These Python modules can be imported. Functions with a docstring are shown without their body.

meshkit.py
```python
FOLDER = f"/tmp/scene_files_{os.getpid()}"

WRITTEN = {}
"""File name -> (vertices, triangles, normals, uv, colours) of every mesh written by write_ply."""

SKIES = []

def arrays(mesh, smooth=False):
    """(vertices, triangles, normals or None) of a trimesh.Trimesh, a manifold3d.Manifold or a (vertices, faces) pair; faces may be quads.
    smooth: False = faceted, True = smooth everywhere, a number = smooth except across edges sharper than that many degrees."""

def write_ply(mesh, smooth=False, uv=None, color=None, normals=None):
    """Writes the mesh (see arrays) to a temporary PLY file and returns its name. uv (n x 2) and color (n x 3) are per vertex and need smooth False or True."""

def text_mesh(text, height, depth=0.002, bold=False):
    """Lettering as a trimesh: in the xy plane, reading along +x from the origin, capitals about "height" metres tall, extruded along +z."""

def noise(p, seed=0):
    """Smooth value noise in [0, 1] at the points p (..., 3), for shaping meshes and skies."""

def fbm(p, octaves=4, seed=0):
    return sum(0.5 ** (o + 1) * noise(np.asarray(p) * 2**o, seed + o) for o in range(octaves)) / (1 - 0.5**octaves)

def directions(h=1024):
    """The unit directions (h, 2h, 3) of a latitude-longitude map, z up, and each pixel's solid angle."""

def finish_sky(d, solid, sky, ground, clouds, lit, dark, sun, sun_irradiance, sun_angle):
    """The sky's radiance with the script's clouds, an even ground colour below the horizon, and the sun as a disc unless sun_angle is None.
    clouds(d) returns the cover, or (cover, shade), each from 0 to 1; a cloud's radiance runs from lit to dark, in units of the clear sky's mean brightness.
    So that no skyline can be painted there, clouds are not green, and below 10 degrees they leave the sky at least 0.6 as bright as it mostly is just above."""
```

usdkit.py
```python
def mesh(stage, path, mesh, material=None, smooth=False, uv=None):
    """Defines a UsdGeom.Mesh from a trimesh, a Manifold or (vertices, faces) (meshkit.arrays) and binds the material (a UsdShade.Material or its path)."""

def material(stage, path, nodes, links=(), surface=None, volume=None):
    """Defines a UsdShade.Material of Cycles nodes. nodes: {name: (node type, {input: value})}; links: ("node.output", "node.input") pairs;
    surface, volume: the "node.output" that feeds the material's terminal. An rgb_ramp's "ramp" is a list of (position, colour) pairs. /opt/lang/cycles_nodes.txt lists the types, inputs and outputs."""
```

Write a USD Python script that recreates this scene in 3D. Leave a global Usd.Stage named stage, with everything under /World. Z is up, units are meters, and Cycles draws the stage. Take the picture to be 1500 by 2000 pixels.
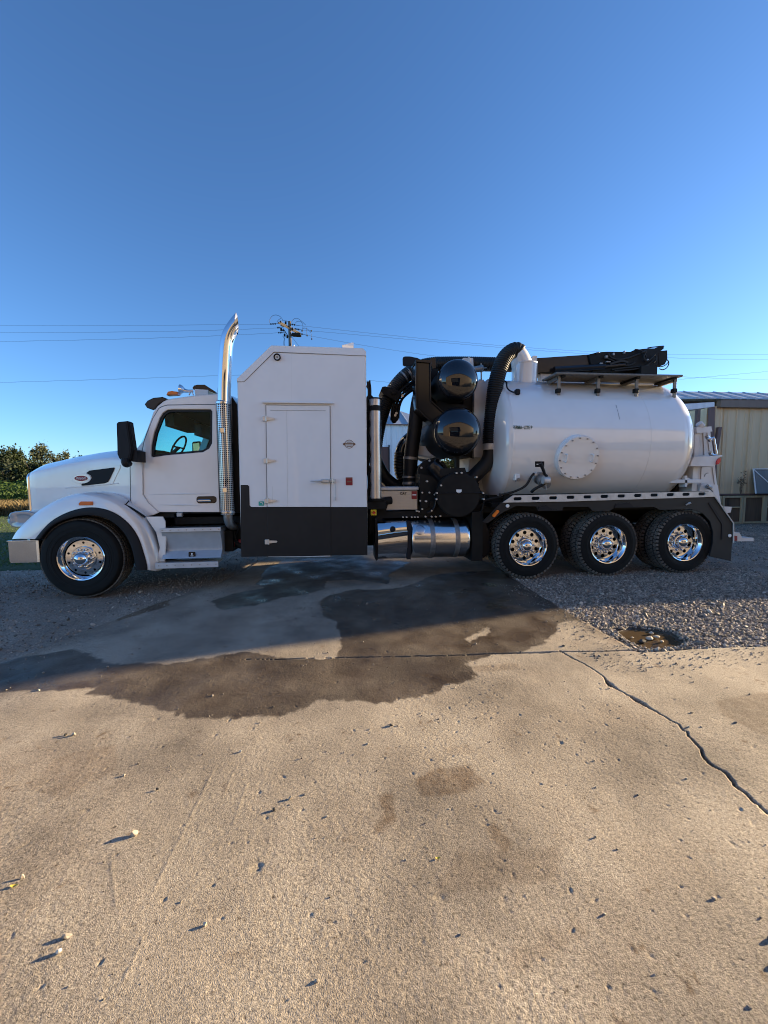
import math, random
import numpy as np, trimesh
import shapely.geometry as sg
import shapely.affinity as sa
from scipy.spatial import cKDTree
from scipy.interpolate import CubicSpline
from pxr import Usd, UsdGeom, UsdLux, UsdShade, Gf, Sdf, Vt
import usdkit, meshkit

random.seed(7)
rng = np.random.default_rng(7)
stage = Usd.Stage.CreateInMemory()
UsdGeom.SetStageUpAxis(stage, UsdGeom.Tokens.z)
UsdGeom.SetStageMetersPerUnit(stage, 1.0)
UsdGeom.Xform.Define(stage, '/World')
UsdGeom.Scope.Define(stage, '/World/Looks')

# ------------------------------------------------------------------ camera, sky, sun
YAW, PITCH, ROLL, CAM_H, CAM_D, FPX = math.radians(5.87), math.radians(4.53), math.radians(-.49), 1.48, 5.395, 750.0
EXPOSURE = 2.48
SUN_EL, SUN_AZ = math.radians(12.0), math.radians(12.2)      # SUN_AZ measured from +x towards +y
SUN_I, SKY_I = 0.78, 0.05

_f = np.array([math.sin(YAW) * math.cos(PITCH), math.cos(YAW) * math.cos(PITCH), -math.sin(PITCH)])
_r0 = np.cross(_f, [0, 0, 1]); _r0 /= np.linalg.norm(_r0); _u0 = np.cross(_r0, _f)
_r = math.cos(ROLL) * _r0 + math.sin(ROLL) * _u0; _u = np.cross(_r, _f)
EYE = np.array([0, -CAM_D, CAM_H])
cam = UsdGeom.Camera.Define(stage, '/World/camera')
cam.CreateFocalLengthAttr(18.0)
cam.CreateHorizontalApertureAttr(36.0); cam.CreateVerticalApertureAttr(48.0)
cam.CreateClippingRangeAttr(Gf.Vec2f(0.05, 2000))
cam.CreateExposureAttr(EXPOSURE)
m4 = Gf.Matrix4d(*_r, 0, *_u, 0, *(-_f), 0, *EYE, 1)
cam.AddTransformOp().Set(m4)

sun_dir = np.array([math.cos(SUN_EL) * math.cos(SUN_AZ), math.cos(SUN_EL) * math.sin(SUN_AZ), math.sin(SUN_EL)])
sun = UsdLux.DistantLight.Define(stage, '/World/sun')
sun.CreateIntensityAttr(SUN_I); sun.CreateNormalizeAttr(True); sun.CreateAngleAttr(0.53)
sun.CreateColorAttr(Gf.Vec3f(1.0, 0.77, 0.48))
zx = np.cross([0, 0, 1], sun_dir); zx /= np.linalg.norm(zx); zy = np.cross(sun_dir, zx)
sun.AddTransformOp().Set(Gf.Matrix4d(*zx, 0, *zy, 0, *sun_dir, 0, 0, 0, 0, 1))
dome = UsdLux.DomeLight.Define(stage, '/World/sky')
dome.CreateIntensityAttr(1.0)
skym = usdkit.material(stage, '/World/Looks/sky_air', {
    'sky': ('sky_texture', {'sky_type': 'single_scattering', 'sun_disc': False, 'sun_elevation': SUN_EL,
                            'sun_rotation': math.atan2(sun_dir[0], sun_dir[1]), 'altitude': 200.0,
                            'air_density': 0.9, 'aerosol_density': 0.30, 'ozone_density': 5.2}),
    'bg': ('background_shader', {'strength': SKY_I})}, [('sky.color', 'bg.color')], surface='bg.background')
UsdShade.MaterialBindingAPI.Apply(dome.GetPrim()).Bind(skym)

# ------------------------------------------------------------------ small helpers
def S(px, py, y):
    """World point at depth plane y seen at photo position (px, py); the truck's side lies on y = 0."""
    d = (px - 750) * _r + (1000 - py) * _u + FPX * _f
    return EYE + d * ((y - EYE[1]) / d[1])
def G(px, py, z=0.0):
    d = (px - 750) * _r + (1000 - py) * _u + FPX * _f
    return EYE + d * ((z - EYE[2]) / d[2])
def XZ(pts, y): return [(p[0], p[2]) for p in (S(a, b, y) for a, b in pts)]
def GX(pts): return [tuple(G(a, b)[:2]) for a, b in pts]

names = {}
def path(name, parent=None):
    base = parent.GetPath().pathString if parent is not None else '/World'
    k = names.get((base, name), -1) + 1
    names[(base, name)] = k
    return f'{base}/{name}' + (f'_{k:03d}' if k else '')
def obj(name, mesh, mat, parent=None, smooth=30, label=None, cat=None, group=None, kind=None):
    if isinstance(mesh, list): mesh = trimesh.util.concatenate(mesh)
    p = usdkit.mesh(stage, path(name, parent), mesh, M[mat], smooth=smooth).GetPrim()
    return tag(p, label, cat, group, kind)
def each(name, meshes, mat, parent=None, smooth=30):
    return [obj(name, m, mat, parent, smooth) for m in meshes]
def tag(p, label=None, cat=None, group=None, kind=None):
    for k, v in (('label', label), ('category', cat), ('group', group), ('kind', kind)):
        if v: p.SetCustomDataByKey(k, v)
    return p
def thing(name, label=None, cat=None, loc=(0, 0, 0), rotz=0, group=None, parent=None, scale=None):
    x = UsdGeom.Xform.Define(stage, path(name, parent))
    if np.any(np.asarray(loc) != 0) or rotz or scale:
        x.AddTranslateOp().Set(Gf.Vec3d(*map(float, loc)))
        if rotz: x.AddRotateZOp().Set(float(rotz))
        if scale: x.AddScaleOp().Set(Gf.Vec3f(*([scale] * 3 if np.ndim(scale) == 0 else scale)))
    return tag(x.GetPrim(), label, cat, group)
def dup(src, loc, rotz=0, label=None, group=None, scale=None, parent=None):
    was = src.GetCustomData()
    t = thing(src.GetName().rstrip('0123456789').rstrip('_'), label or was.get('label'), was.get('category'), loc, rotz, group or was.get('group'), parent, scale)
    t.GetReferences().AddInternalReference(src.GetPath()); t.SetInstanceable(True)
    return t

def box(x0, x1, y0, y1, z0, z1):
    b = trimesh.creation.box([abs(x1 - x0), abs(y1 - y0), abs(z1 - z0)])
    b.apply_translation([(x0 + x1) / 2, (y0 + y1) / 2, (z0 + z1) / 2]); return b
def rbox(x0, x1, y0, y1, z0, z1, r=.01):
    """box with chamfered edges: hull of three shrunken boxes"""
    r = min(r, abs(x1 - x0) / 2.1, abs(y1 - y0) / 2.1, abs(z1 - z0) / 2.1)
    v = []
    for a, b, c in ((0, r, r), (r, 0, r), (r, r, 0)):
        for X in (x0 + a, x1 - a):
            for Y in (y0 + b, y1 - b):
                for Z in (z0 + c, z1 - c): v.append((X, Y, Z))
    return trimesh.convex.convex_hull(np.array(v))
def ext(poly, y0, y1):
    """polygon given in (x, z) extruded along y from y0 to y1"""
    if not hasattr(poly, 'geom_type'): poly = sg.Polygon(poly)
    if not poly.is_valid: poly = poly.buffer(0)
    parts = getattr(poly, 'geoms', [poly])
    out = []
    for g in parts:
        m = trimesh.creation.extrude_polygon(g, abs(y1 - y0), engine='earcut')
        v = m.vertices.copy(); m.vertices = np.c_[v[:, 0], max(y0, y1) - v[:, 2], v[:, 1]]
        out.append(m)
    m = trimesh.util.concatenate(out); m.fix_normals(); return m
def extb(poly, y0, y1, b=.008):
    """ext with a chamfer of size b on the near (y0) face"""
    if not hasattr(poly, 'geom_type'): poly = sg.Polygon(poly)
    poly = poly.buffer(0)
    steps = [(poly.buffer(-b * (1 - math.sin(a))), y0 + b * (1 - math.cos(a))) for a in (0, .5, 1.05)]
    ms = [ext(g, y, y1) for g, y in steps if not g.is_empty] + [ext(poly, y0 + b, y1)]
    return trimesh.util.concatenate(ms)
def extx(poly, x0, x1):
    """polygon given in (y, z) extruded along x"""
    m = trimesh.creation.extrude_polygon(sg.Polygon(poly), abs(x1 - x0), engine='earcut')
    v = m.vertices.copy(); m.vertices = np.c_[min(x0, x1) + v[:, 2], v[:, 0], v[:, 1]]; return m
def grid(P, close_u=False, close_v=False):
    P = np.asarray(P, float); a, b = P.shape[:2]
    i = np.arange(a * b).reshape(a, b)
    if close_u: i = np.vstack([i, i[:1]])
    if close_v: i = np.hstack([i, i[:, :1]])
    q = np.stack([i[:-1, :-1], i[1:, :-1], i[1:, 1:], i[:-1, 1:]], -1).reshape(-1, 4)
    return trimesh.Trimesh(P.reshape(-1, 3), np.vstack([q[:, :3], q[:, [0, 2, 3]]]), process=False)
def resample(pts, n):
    p = np.asarray(pts, float); t = np.r_[0, np.cumsum(np.linalg.norm(np.diff(p, axis=0), axis=1))]
    return CubicSpline(t, p)(np.linspace(0, t[-1], n)) if len(p) > 2 else np.linspace(p[0], p[1], n)
def lin(pts, n):
    p = np.asarray(pts, float); t = np.r_[0, np.cumsum(np.linalg.norm(np.diff(p, axis=0), axis=1))]
    u = np.linspace(0, t[-1], n); return np.stack([np.interp(u, t, p[:, k]) for k in range(p.shape[1])], 1)
def tube(pts, r, n=12, seg=None, caps=True, curve=True, ridge=None):
    """swept tube; r number or list (per control point); ridge = (pitch, amplitude) for a corrugated hose"""
    p = np.asarray(pts, float)
    L = np.linalg.norm(np.diff(p, axis=0), axis=1).sum()
    if ridge: seg = int(L / ridge[0] * 4)
    if seg is None: seg = max(2, len(p) if not curve else 8 * (len(p) - 1) if len(p) > 2 else 2)
    t = np.r_[0, np.cumsum(np.linalg.norm(np.diff(p, axis=0), axis=1))]
    q = resample(p, seg) if curve and len(p) > 2 else (lin(p, seg) if ridge else p)
    if np.ndim(r): rr = np.interp(np.linspace(0, 1, len(q)), t / t[-1], r)
    else: rr = np.full(len(q), float(r))
    if ridge: rr = rr + ridge[1] * np.array([0, .8, 1, .8])[np.arange(len(q)) % 4]
    T = np.gradient(q, axis=0); T /= np.linalg.norm(T, axis=1, keepdims=True)
    a = np.array([0, 0, 1.0]) if abs(T[0][2]) < .9 else np.array([1.0, 0, 0])
    A = []; 
    for k in range(len(q)):
        a = a - T[k] * (a @ T[k]); a /= np.linalg.norm(a); A.append(a)
    A = np.array(A); B = np.cross(T, A)
    th = np.linspace(0, 2 * np.pi, n, endpoint=False)
    P = q[:, None] + rr[:, None, None] * (np.cos(th)[None, :, None] * A[:, None] + np.sin(th)[None, :, None] * B[:, None])
    m = grid(P, close_v=True)
    if caps:
        v = list(m.vertices); f = list(m.faces); nv = len(v)
        v += [q[0], q[-1]]
        for k in range(n):
            f.append((nv, k, (k + 1) % n)); o = (len(q) - 1) * n
            f.append((nv + 1, o + (k + 1) % n, o + k))
        m = trimesh.Trimesh(np.array(v), np.array(f), process=False)
    m.fix_normals() if len(m.faces) < 3000 else None
    return m
def lathe(prof, org, axis='y', n=48):
    """prof: (radius, along) pairs; revolved round axis through org"""
    prof = np.asarray(prof, float); th = np.linspace(0, 2 * np.pi, n, endpoint=False)
    c, s = np.cos(th), np.sin(th)
    R, A = prof[:, 0][:, None], np.repeat(prof[:, 1][:, None], n, 1)
    P = {'y': np.stack([R * c, A, R * s], -1), 'x': np.stack([A, R * c, R * s], -1), 'z': np.stack([R * c, R * s, A], -1)}[axis]
    m = grid(P + np.asarray(org, float), close_v=True)
    m.update_faces(m.area_faces > 1e-10) if len(prof) < 400 else None
    return m
def cyl(p, q, r, n=16):
    return tube([p, q], r, n, curve=False)
def bolts(pts, r, y0, y1, n=6):
    return [cyl((x, y1, z), (x, y0, z), r, n) for x, z in pts]
def oval(cx, cz, w, h, n=40):
    t = np.linspace(0, 2 * np.pi, n, endpoint=False); return [(cx + w / 2 * math.cos(a), cz + h / 2 * math.sin(a)) for a in t]
def rrect(x0, x1, z0, z1, r): return sg.box(x0 + r, z0 + r, x1 - r, z1 - r).buffer(r, 6)
def text(s, h, x, y, z, width=None, bold=True, depth=.003):
    """lettering standing on a side plane (facing -y) with its left bottom corner at x, z"""
    m = meshkit.text_mesh(s, h, depth, bold)
    v = m.vertices.copy()
    if width: v[:, 0] *= width / (v[:, 0].max() - v[:, 0].min())
    m.vertices = np.c_[x + v[:, 0], y - v[:, 2], z + v[:, 1]]; return m

# ------------------------------------------------------------------ materials
M = {}
def mat(name, color, rough=.5, metal=0, coat=0, spec=None, bump=None, var=None, bevel=0, emis=None, dirt=None, **kw):
    """principled material; var = (scale, amount) tint variation, bump = (scale, distance), dirt = (colour, amount) for patchy road film"""
    n = {'p': ('principled_bsdf', dict({'base_color': color, 'roughness': rough, 'metallic': metal}, **kw))}
    l = []
    if coat: n['p'][1].update({'coat_weight': coat, 'coat_roughness': .03, 'coat_ior': 1.8})
    if spec is not None: n['p'][1]['ior'] = spec
    if var or bump or dirt: n['tc'] = ('geometry', {})
    src = None
    if var:
        n['nz'] = ('noise_texture', {'scale': var[0], 'detail': 5.0, 'roughness': .6})
        n['rp'] = ('rgb_ramp', {'ramp': [(.3, [c * (1 - var[1]) for c in color]), (.7, [min(1, c * (1 + var[1])) for c in color])]})
        l += [('tc.position', 'nz.vector'), ('nz.fac', 'rp.fac')]; src = 'rp.color'
    if dirt:
        n['dn'] = ('noise_texture', {'scale': 3.0, 'detail': 8.0, 'roughness': .65})
        n['dr'] = ('rgb_ramp', {'ramp': [(.42, (0, 0, 0)), (.72, (dirt[1],) * 3)]})
        n['dm'] = ('mix', {'color1': color, 'color2': dirt[0]})
        l += [('tc.position', 'dn.vector'), ('dn.fac', 'dr.fac'), ('dr.color', 'dm.fac')]
        if src: l.append((src, 'dm.color1'))
        src = 'dm.color'
    if src: l.append((src, 'p.base_color'))
    nrm = None
    if bevel:
        n['bv'] = ('bevel', {'radius': bevel, 'samples': 4}); nrm = 'bv.bevel'
    if bump:
        n['bn'] = ('noise_texture', {'scale': bump[0], 'detail': 3.0})
        n['bu'] = ('bump', {'distance': bump[1], 'strength': 1.0})
        l += [('tc.position', 'bn.vector'), ('bn.fac', 'bu.height')]
        if nrm: l.append((nrm, 'bu.normal'))
        nrm = 'bu.normal'
    if nrm: l.append((nrm, 'p.normal'))
    if emis: n['p'][1].update({'emission_color': emis[0], 'emission_strength': emis[1]})
    M[name] = usdkit.material(stage, f'/World/Looks/{name}', n, l, surface='p.BSDF')
mat('white_paint', (.72, .70, .68), .35, coat=1.0, bevel=.012, bump=(1.3, .0016), dirt=((.55, .53, .5), .25))
mat('white_tank', (.70, .67, .635), .35, coat=1.0, bump=(1.1, .0015), dirt=((.6, .57, .53), .3))
mat('white_box', (.73, .70, .68), .38, coat=.15, bevel=.006, bump=(2.2, .003), dirt=((.6, .58, .57), .3))
mat('white_part', (.62, .61, .6), .4, bevel=.004, dirt=((.4, .37, .33), .4))
mat('black_satin', (.0075, .0075, .008), .5, spec=1.4, bump=(300, .0005), dirt=((.022, .020, .018), .35))
mat('black_plastic', (.006, .0065, .009), .5, spec=1.33)
mat('black_gloss', (.004, .004, .005), .025, spec=1.75)
mat('black_paint', (.005, .005, .006), .22, spec=1.5, bevel=.006)
mat('dark_metal', (.005, .0047, .0042), .6, spec=1.3, var=(9, .5), dirt=((.024, .02, .016), .35))
mat('black_hose', (.006, .0058, .0055), .45, spec=1.4, dirt=((.03, .027, .022), .3))
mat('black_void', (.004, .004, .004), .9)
mat('seal', (.008, .008, .009), .7)
mat('chrome', (.80, .82, .85), .035, 1.0)
mat('chrome_worn', (.72, .73, .75), .12, 1.0, bump=(60, .0004))
mat('aluminium', (.62, .63, .65), .33, 1.0, bump=(40, .0006), var=(5, .1))
mat('bright_aluminium', (.88, .88, .87), .20, 1.0, bump=(25, .0006))
mat('bumper_metal', (.36, .375, .41), .2, 1.0, bump=(20, .0004), var=(4, .1))
mat('steel_grey', (.30, .29, .28), .42, .8, var=(14, .25))
mat('hinge_steel', (.62, .60, .56), .35, .7)
mat('brushed_grey', (.50, .49, .47), .45, .5, var=(10, .15))
mat('deck_grating', (.15, .14, .125), .6, .3, var=(20, .25))
mat('rubber', (.0055, .0055, .0053), .7, spec=1.3, var=(14, .25), bump=(120, .0008))
mat('tread_rubber', (.06, .052, .044), .95, var=(60, .6), dirt=((.22, .19, .155), .8))
mat('amber', (.65, .12, .01), .2, coat=.5)
mat('orange', (.75, .16, .015), .3)
mat('red', (.55, .01, .012), .2, coat=.5)
mat('yellow', (.75, .5, .03), .4)
mat('maroon', (.22, .010, .014), .5)
mat('sticker_white', (.7, .7, .68), .4)
mat('sticker_brown', (.17, .085, .045), .5)
mat('sticker_green', (.03, .33, .26), .5)
mat('dark_green', (.008, .055, .028), .5)
mat('interior', (.022, .023, .026), .7)
mat('interior_grey', (.07, .072, .078), .8)
mat('pod_plastic', (.30, .32, .34), .12, .3, coat=1.0)
mat('galv', (.40, .41, .42), .45, .6, var=(8, .15))

def glass(name, tint, ior=1.45):
    M[name] = usdkit.material(stage, f'/World/Looks/{name}', {
        't': ('transparent_bsdf', {'color': tint}), 'g': ('glossy_bsdf', {'color': (1, 1, 1), 'roughness': .01}),
        'f': ('fresnel', {'IOR': ior}), 'm': ('mix_closure', {})},
        [('f.fac', 'm.fac'), ('t.BSDF', 'm.closure1'), ('g.BSDF', 'm.closure2')], surface='m.closure')
glass('cab_glass', (.66, .92, .92), 1.22)

glass('windscreen_glass', (.62, .92, .90), 1.05)
# checker plate: small raised marks in alternating directions
M['checker_plate'] = usdkit.material(stage, '/World/Looks/checker_plate', {
    'tc': ('geometry', {}), 'v': ('voronoi_texture', {'scale': 45.0, 'feature': 'f1', 'randomness': .15}),
    'r': ('rgb_ramp', {'ramp': [(.2, (1, 1, 1)), (.45, (0, 0, 0))]}),
    'b': ('bump', {'distance': .003, 'strength': .9}),
    'p': ('principled_bsdf', {'base_color': (.5, .48, .45), 'metallic': .9, 'roughness': .33})},
    [('tc.position', 'v.vector'), ('v.distance', 'r.fac'), ('r.color', 'b.height'), ('b.normal', 'p.normal')], surface='p.BSDF')
# perforated heat shield: round holes in rows round the pipe
M['perforated'] = usdkit.material(stage, '/World/Looks/perforated', {
    'tc': ('geometry', {}), 's': ('separate_xyz', {}), 'dx': ('math', {'math_type': 'subtract', 'value2': -1.615}), 'dy': ('math', {'math_type': 'subtract', 'value2': .125}),
    'an': ('math', {'math_type': 'arctan2'}), 'u': ('math', {'math_type': 'multiply', 'value2': .0955}), 'c': ('combine_xyz', {}),
    'v': ('voronoi_texture', {'scale': 36.0, 'feature': 'f1', 'randomness': 0.0, 'dimensions': '2D'}),
    'r': ('rgb_ramp', {'ramp': [(.26, (.015, .014, .013)), (.36, (.70, .69, .67))]}),
    'r2': ('rgb_ramp', {'ramp': [(.26, (0, 0, 0)), (.40, (1, 1, 1))]}),
    'b': ('bump', {'distance': .004, 'strength': .8}),
    'p': ('principled_bsdf', {'metallic': 1.0, 'roughness': .2})},
    [('tc.position', 's.vector'), ('s.x', 'dx.value1'), ('s.y', 'dy.value1'), ('dy.value', 'an.value1'), ('dx.value', 'an.value2'), ('an.value', 'u.value1'), ('u.value', 'c.x'), ('s.z', 'c.y'),
     ('c.vector', 'v.vector'), ('v.distance', 'r.fac'), ('r.color', 'p.base_color'), ('v.distance', 'r2.fac'), ('r2.color', 'b.height'), ('b.normal', 'p.normal')], surface='p.BSDF')

# metal-clad walls
def clad(name, color, rough=.5, streak=.12):
    M[name] = usdkit.material(stage, f'/World/Looks/{name}', {
        'tc': ('geometry', {}), 'mp': ('mapping', {'scale': (5, 5, .35)}),
        'n': ('noise_texture', {'scale': 1.0, 'detail': 6.0, 'roughness': .65}),
        'r': ('rgb_ramp', {'ramp': [(.25, [c * (1 - streak * 1.6) for c in color]), (.6, color), (.85, [min(1, c * (1 + streak)) for c in color])]}),
        'p': ('principled_bsdf', {'roughness': rough})},
        [('tc.position', 'mp.vector'), ('mp.vector', 'n.vector'), ('n.fac', 'r.fac'), ('r.color', 'p.base_color')], surface='p.BSDF')
clad('tan_cladding', (.68, .50, .29)); clad('tan_cladding_light', (.50, .38, .25))
clad('white_cladding', (.62, .64, .68)); clad('brown_trim', (.15, .082, .07)); clad('brown_fascia', (.17, .11, .078))
clad('roof_metal', (.34, .37, .42), .42); clad('white_roof', (.5, .53, .58), .4)
clad('rust_wood', (.17, .095, .050), .8, .5); clad('pale_wood', (.58, .44, .25), .8, .25); clad('door_brown', (.09, .035, .026), .6, .3)
clad('pole_wood', (.10, .085, .07), .9, .3)
clad('panel_sheet', (.17, .165, .15), .6, .2)
mat('leg_metal', (.20, .18, .155), .5, .4, var=(12, .2))
mat('step_metal', (.50, .51, .53), .42, .55, bump=(30, .0006), var=(6, .1))

# ------------------------------------------------------------------ ground
def ground_mat(name, lo, hi, scale1, fine, wet_dark=.17, rough=.9, use_mask=True, speck=.5, bump=(170, .0022), wet_rough=(.16, .5)):
    n = {'tc': ('geometry', {}),
         'a': ('attribute', {'attribute': 'masks'}), 's': ('separate_color', {}),
         'n1': ('noise_texture', {'scale': scale1, 'detail': 7.0, 'roughness': .62}),
         'r1': ('rgb_ramp', {'ramp': [(.33, lo), (.60, hi)]}),
         'n2': ('noise_texture', {'scale': fine, 'detail': 4.0, 'roughness': .7}),
         'r2': ('rgb_ramp', {'ramp': [(.3, (1 - speck,) * 3), (.72, (1 + speck * .6,) * 3)]}),
         'm1': ('mix', {'mix_type': 'multiply', 'fac': 1.0}),
         'n4': ('noise_texture', {'scale': 48.0, 'detail': 4.0, 'roughness': .6}),
         'r4': ('rgb_ramp', {'ramp': [(.30, (.34, .30, .26)), (.385, (1, 1, 1)), (.64, (1, 1, 1)), (.72, (1.25, 1.22, 1.18))]}),
         'm4': ('mix', {'mix_type': 'multiply', 'fac': 1.0}),
         'st': ('mix', {'mix_type': 'multiply', 'color2': (.40, .29, .20)}),
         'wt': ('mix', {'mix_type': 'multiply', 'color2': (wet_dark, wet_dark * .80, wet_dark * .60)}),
         'cr': ('mix', {'color2': (.012, .010, .009)}),
         'n3': ('noise_texture', {'scale': 2.3, 'detail': 3.0}),
         'r3': ('rgb_ramp', {'ramp': [(.34, (.09,) * 3), (.43, (wet_rough[0],) * 3), (.6, (wet_rough[1],) * 3)]}),
         'rr': ('mix', {'color1': (rough,) * 3}),
         'bn': ('noise_texture', {'scale': bump[0], 'detail': 3.0, 'roughness': .6}),
         'bu': ('bump', {'distance': bump[1], 'strength': .9}),
         'p': ('principled_bsdf', {})}
    l = [('tc.position', 'n1.vector'), ('n1.fac', 'r1.fac'), ('tc.position', 'n2.vector'), ('n2.fac', 'r2.fac'),
         ('r1.color', 'm1.color1'), ('r2.color', 'm1.color2'), ('tc.position', 'n4.vector'), ('n4.fac', 'r4.fac'),
         ('m1.color', 'm4.color1'), ('r4.color', 'm4.color2'), ('tc.position', 'bn.vector'), ('bn.fac', 'bu.height'),
         ('bu.normal', 'p.normal')]
    if use_mask:
        l += [('a.color', 's.color'), ('m4.color', 'st.color1'), ('s.g', 'st.fac'), ('st.color', 'wt.color1'), ('s.r', 'wt.fac'),
              ('wt.color', 'cr.color1'), ('s.b', 'cr.fac'), ('cr.color', 'p.base_color'),
              ('tc.position', 'n3.vector'), ('n3.fac', 'r3.fac'), ('r3.color', 'rr.color2'), ('s.r', 'rr.fac'), ('rr.color', 'p.roughness')]
    else:
        n['p'][1]['roughness'] = rough; l += [('m4.color', 'p.base_color')]
        for k in ('a', 's', 'st', 'wt', 'cr', 'n3', 'r3', 'rr'): n.pop(k)
    M[name] = usdkit.material(stage, f'/World/Looks/{name}', n, l, surface='p.BSDF')
ground_mat('concrete', (.215, .180, .138), (.455, .388, .296), 1.3, 120, bump=(240, .0036), speck=.7, wet_rough=(.34, .62))
ground_mat('gravel_bed', (.23, .188, .142), (.38, .32, .25), .9, 60, rough=.95, use_mask=True, speck=.6, bump=(55, .012))
ground_mat('soil', (.075, .085, .04), (.12, .12, .06), .05, 3, use_mask=False, bump=(3, .05))
ground_mat('lawn_base', (.035, .06, .018), (.07, .10, .03), .35, 20, use_mask=False, bump=(40, .02))

def steps(segs):
    out = []
    for a, b, s0, s1 in segs:
        n = max(2, int(abs(b - a) / ((s0 + s1) / 2))); t = np.linspace(0, 1, n, endpoint=False)
        out += list(a + (b - a) * (t + (s1 - s0) / (s0 + s1) * (t * t - t)))
    return np.array(out + [segs[-1][1]])
def fold(x, a, b): return np.clip((x - a) / (b - a), 0, 1) ** 2 * (3 - 2 * np.clip((x - a) / (b - a), 0, 1))
def base_z(x, y): return -.045 * fold(-x, 2.1, 3.2)
def N(x, y, s, seed=0, o=1):
    p = np.stack([x * s, y * s, np.zeros_like(x) + .37], -1)
    return (meshkit.fbm(p, o, seed) if o > 1 else meshkit.noise(p, seed)) - .5

JOINT = [(-60, -2.0), (-2.84, -2.04), (-1.18, -2.15), (.79, -2.30), (1.85, -2.36), (2.53, -2.41), (60, -2.45)]
CRACK = [(1.84, -2.35), (1.86, -2.45), (1.90, -2.60), (1.93, -2.78), (1.89, -2.92), (1.91, -3.01), (1.94, -3.13), (1.96, -3.27), (1.985, -3.38), (1.95, -3.49),
         (1.93, -3.58), (1.87, -3.68), (1.885, -3.76), (1.86, -3.83), (1.85, -3.98), (1.83, -4.3), (1.9, -5), (1.7, -7), (1.8, -60)]
crk = np.array(CRACK)
def crack_x(y): return np.interp(-y, -crk[:, 1], crk[:, 0]) + .020 * N(y * 0, y, 9, 3) + .018 * N(y * 0, y, 31, 4) + .010 * N(y * 0, y, 70, 2)
jt = np.array(JOINT)
def joint_y(x): return np.interp(x, jt[:, 0], jt[:, 1]) + .03 * N(x, x * 0, 5, 5) + .012 * N(x, x * 0, 30, 6)
SLAB = sg.Polygon([(2.52, -2.41), (2.50, -1.2), (2.55, 0), (2.6, 9), (-1.55, 9), (-1.6, 2.2), (-1.92, .40), (-2.36, -.5), (-2.69, -1.35), (-2.96, -1.89), (-3.6, -2.5),
                   (-5.5, -3.1), (-9, -3.6), (-30, -4), (-30, -40), (40, -40), (40, -2.6), (7, -2.5), (3.75, -2.43)])
import shapely
def inside(poly, x, y, jit=.012, warp=.05, seed=0):
    wx = x + warp * 2 * N(x, y, 3.2, seed, 4) + warp * 1.2 * N(x, y, 17, seed + 9, 3); wy = y + warp * 2 * N(x, y, 3.2, seed + 4, 4) + warp * 1.2 * N(x, y, 17, seed + 7, 3)
    return sum(shapely.contains_xy(poly, wx + a, wy + b).astype(float) for a, b in ((jit, 0), (-jit, 0), (0, jit), (0, -jit))) / 4
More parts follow.
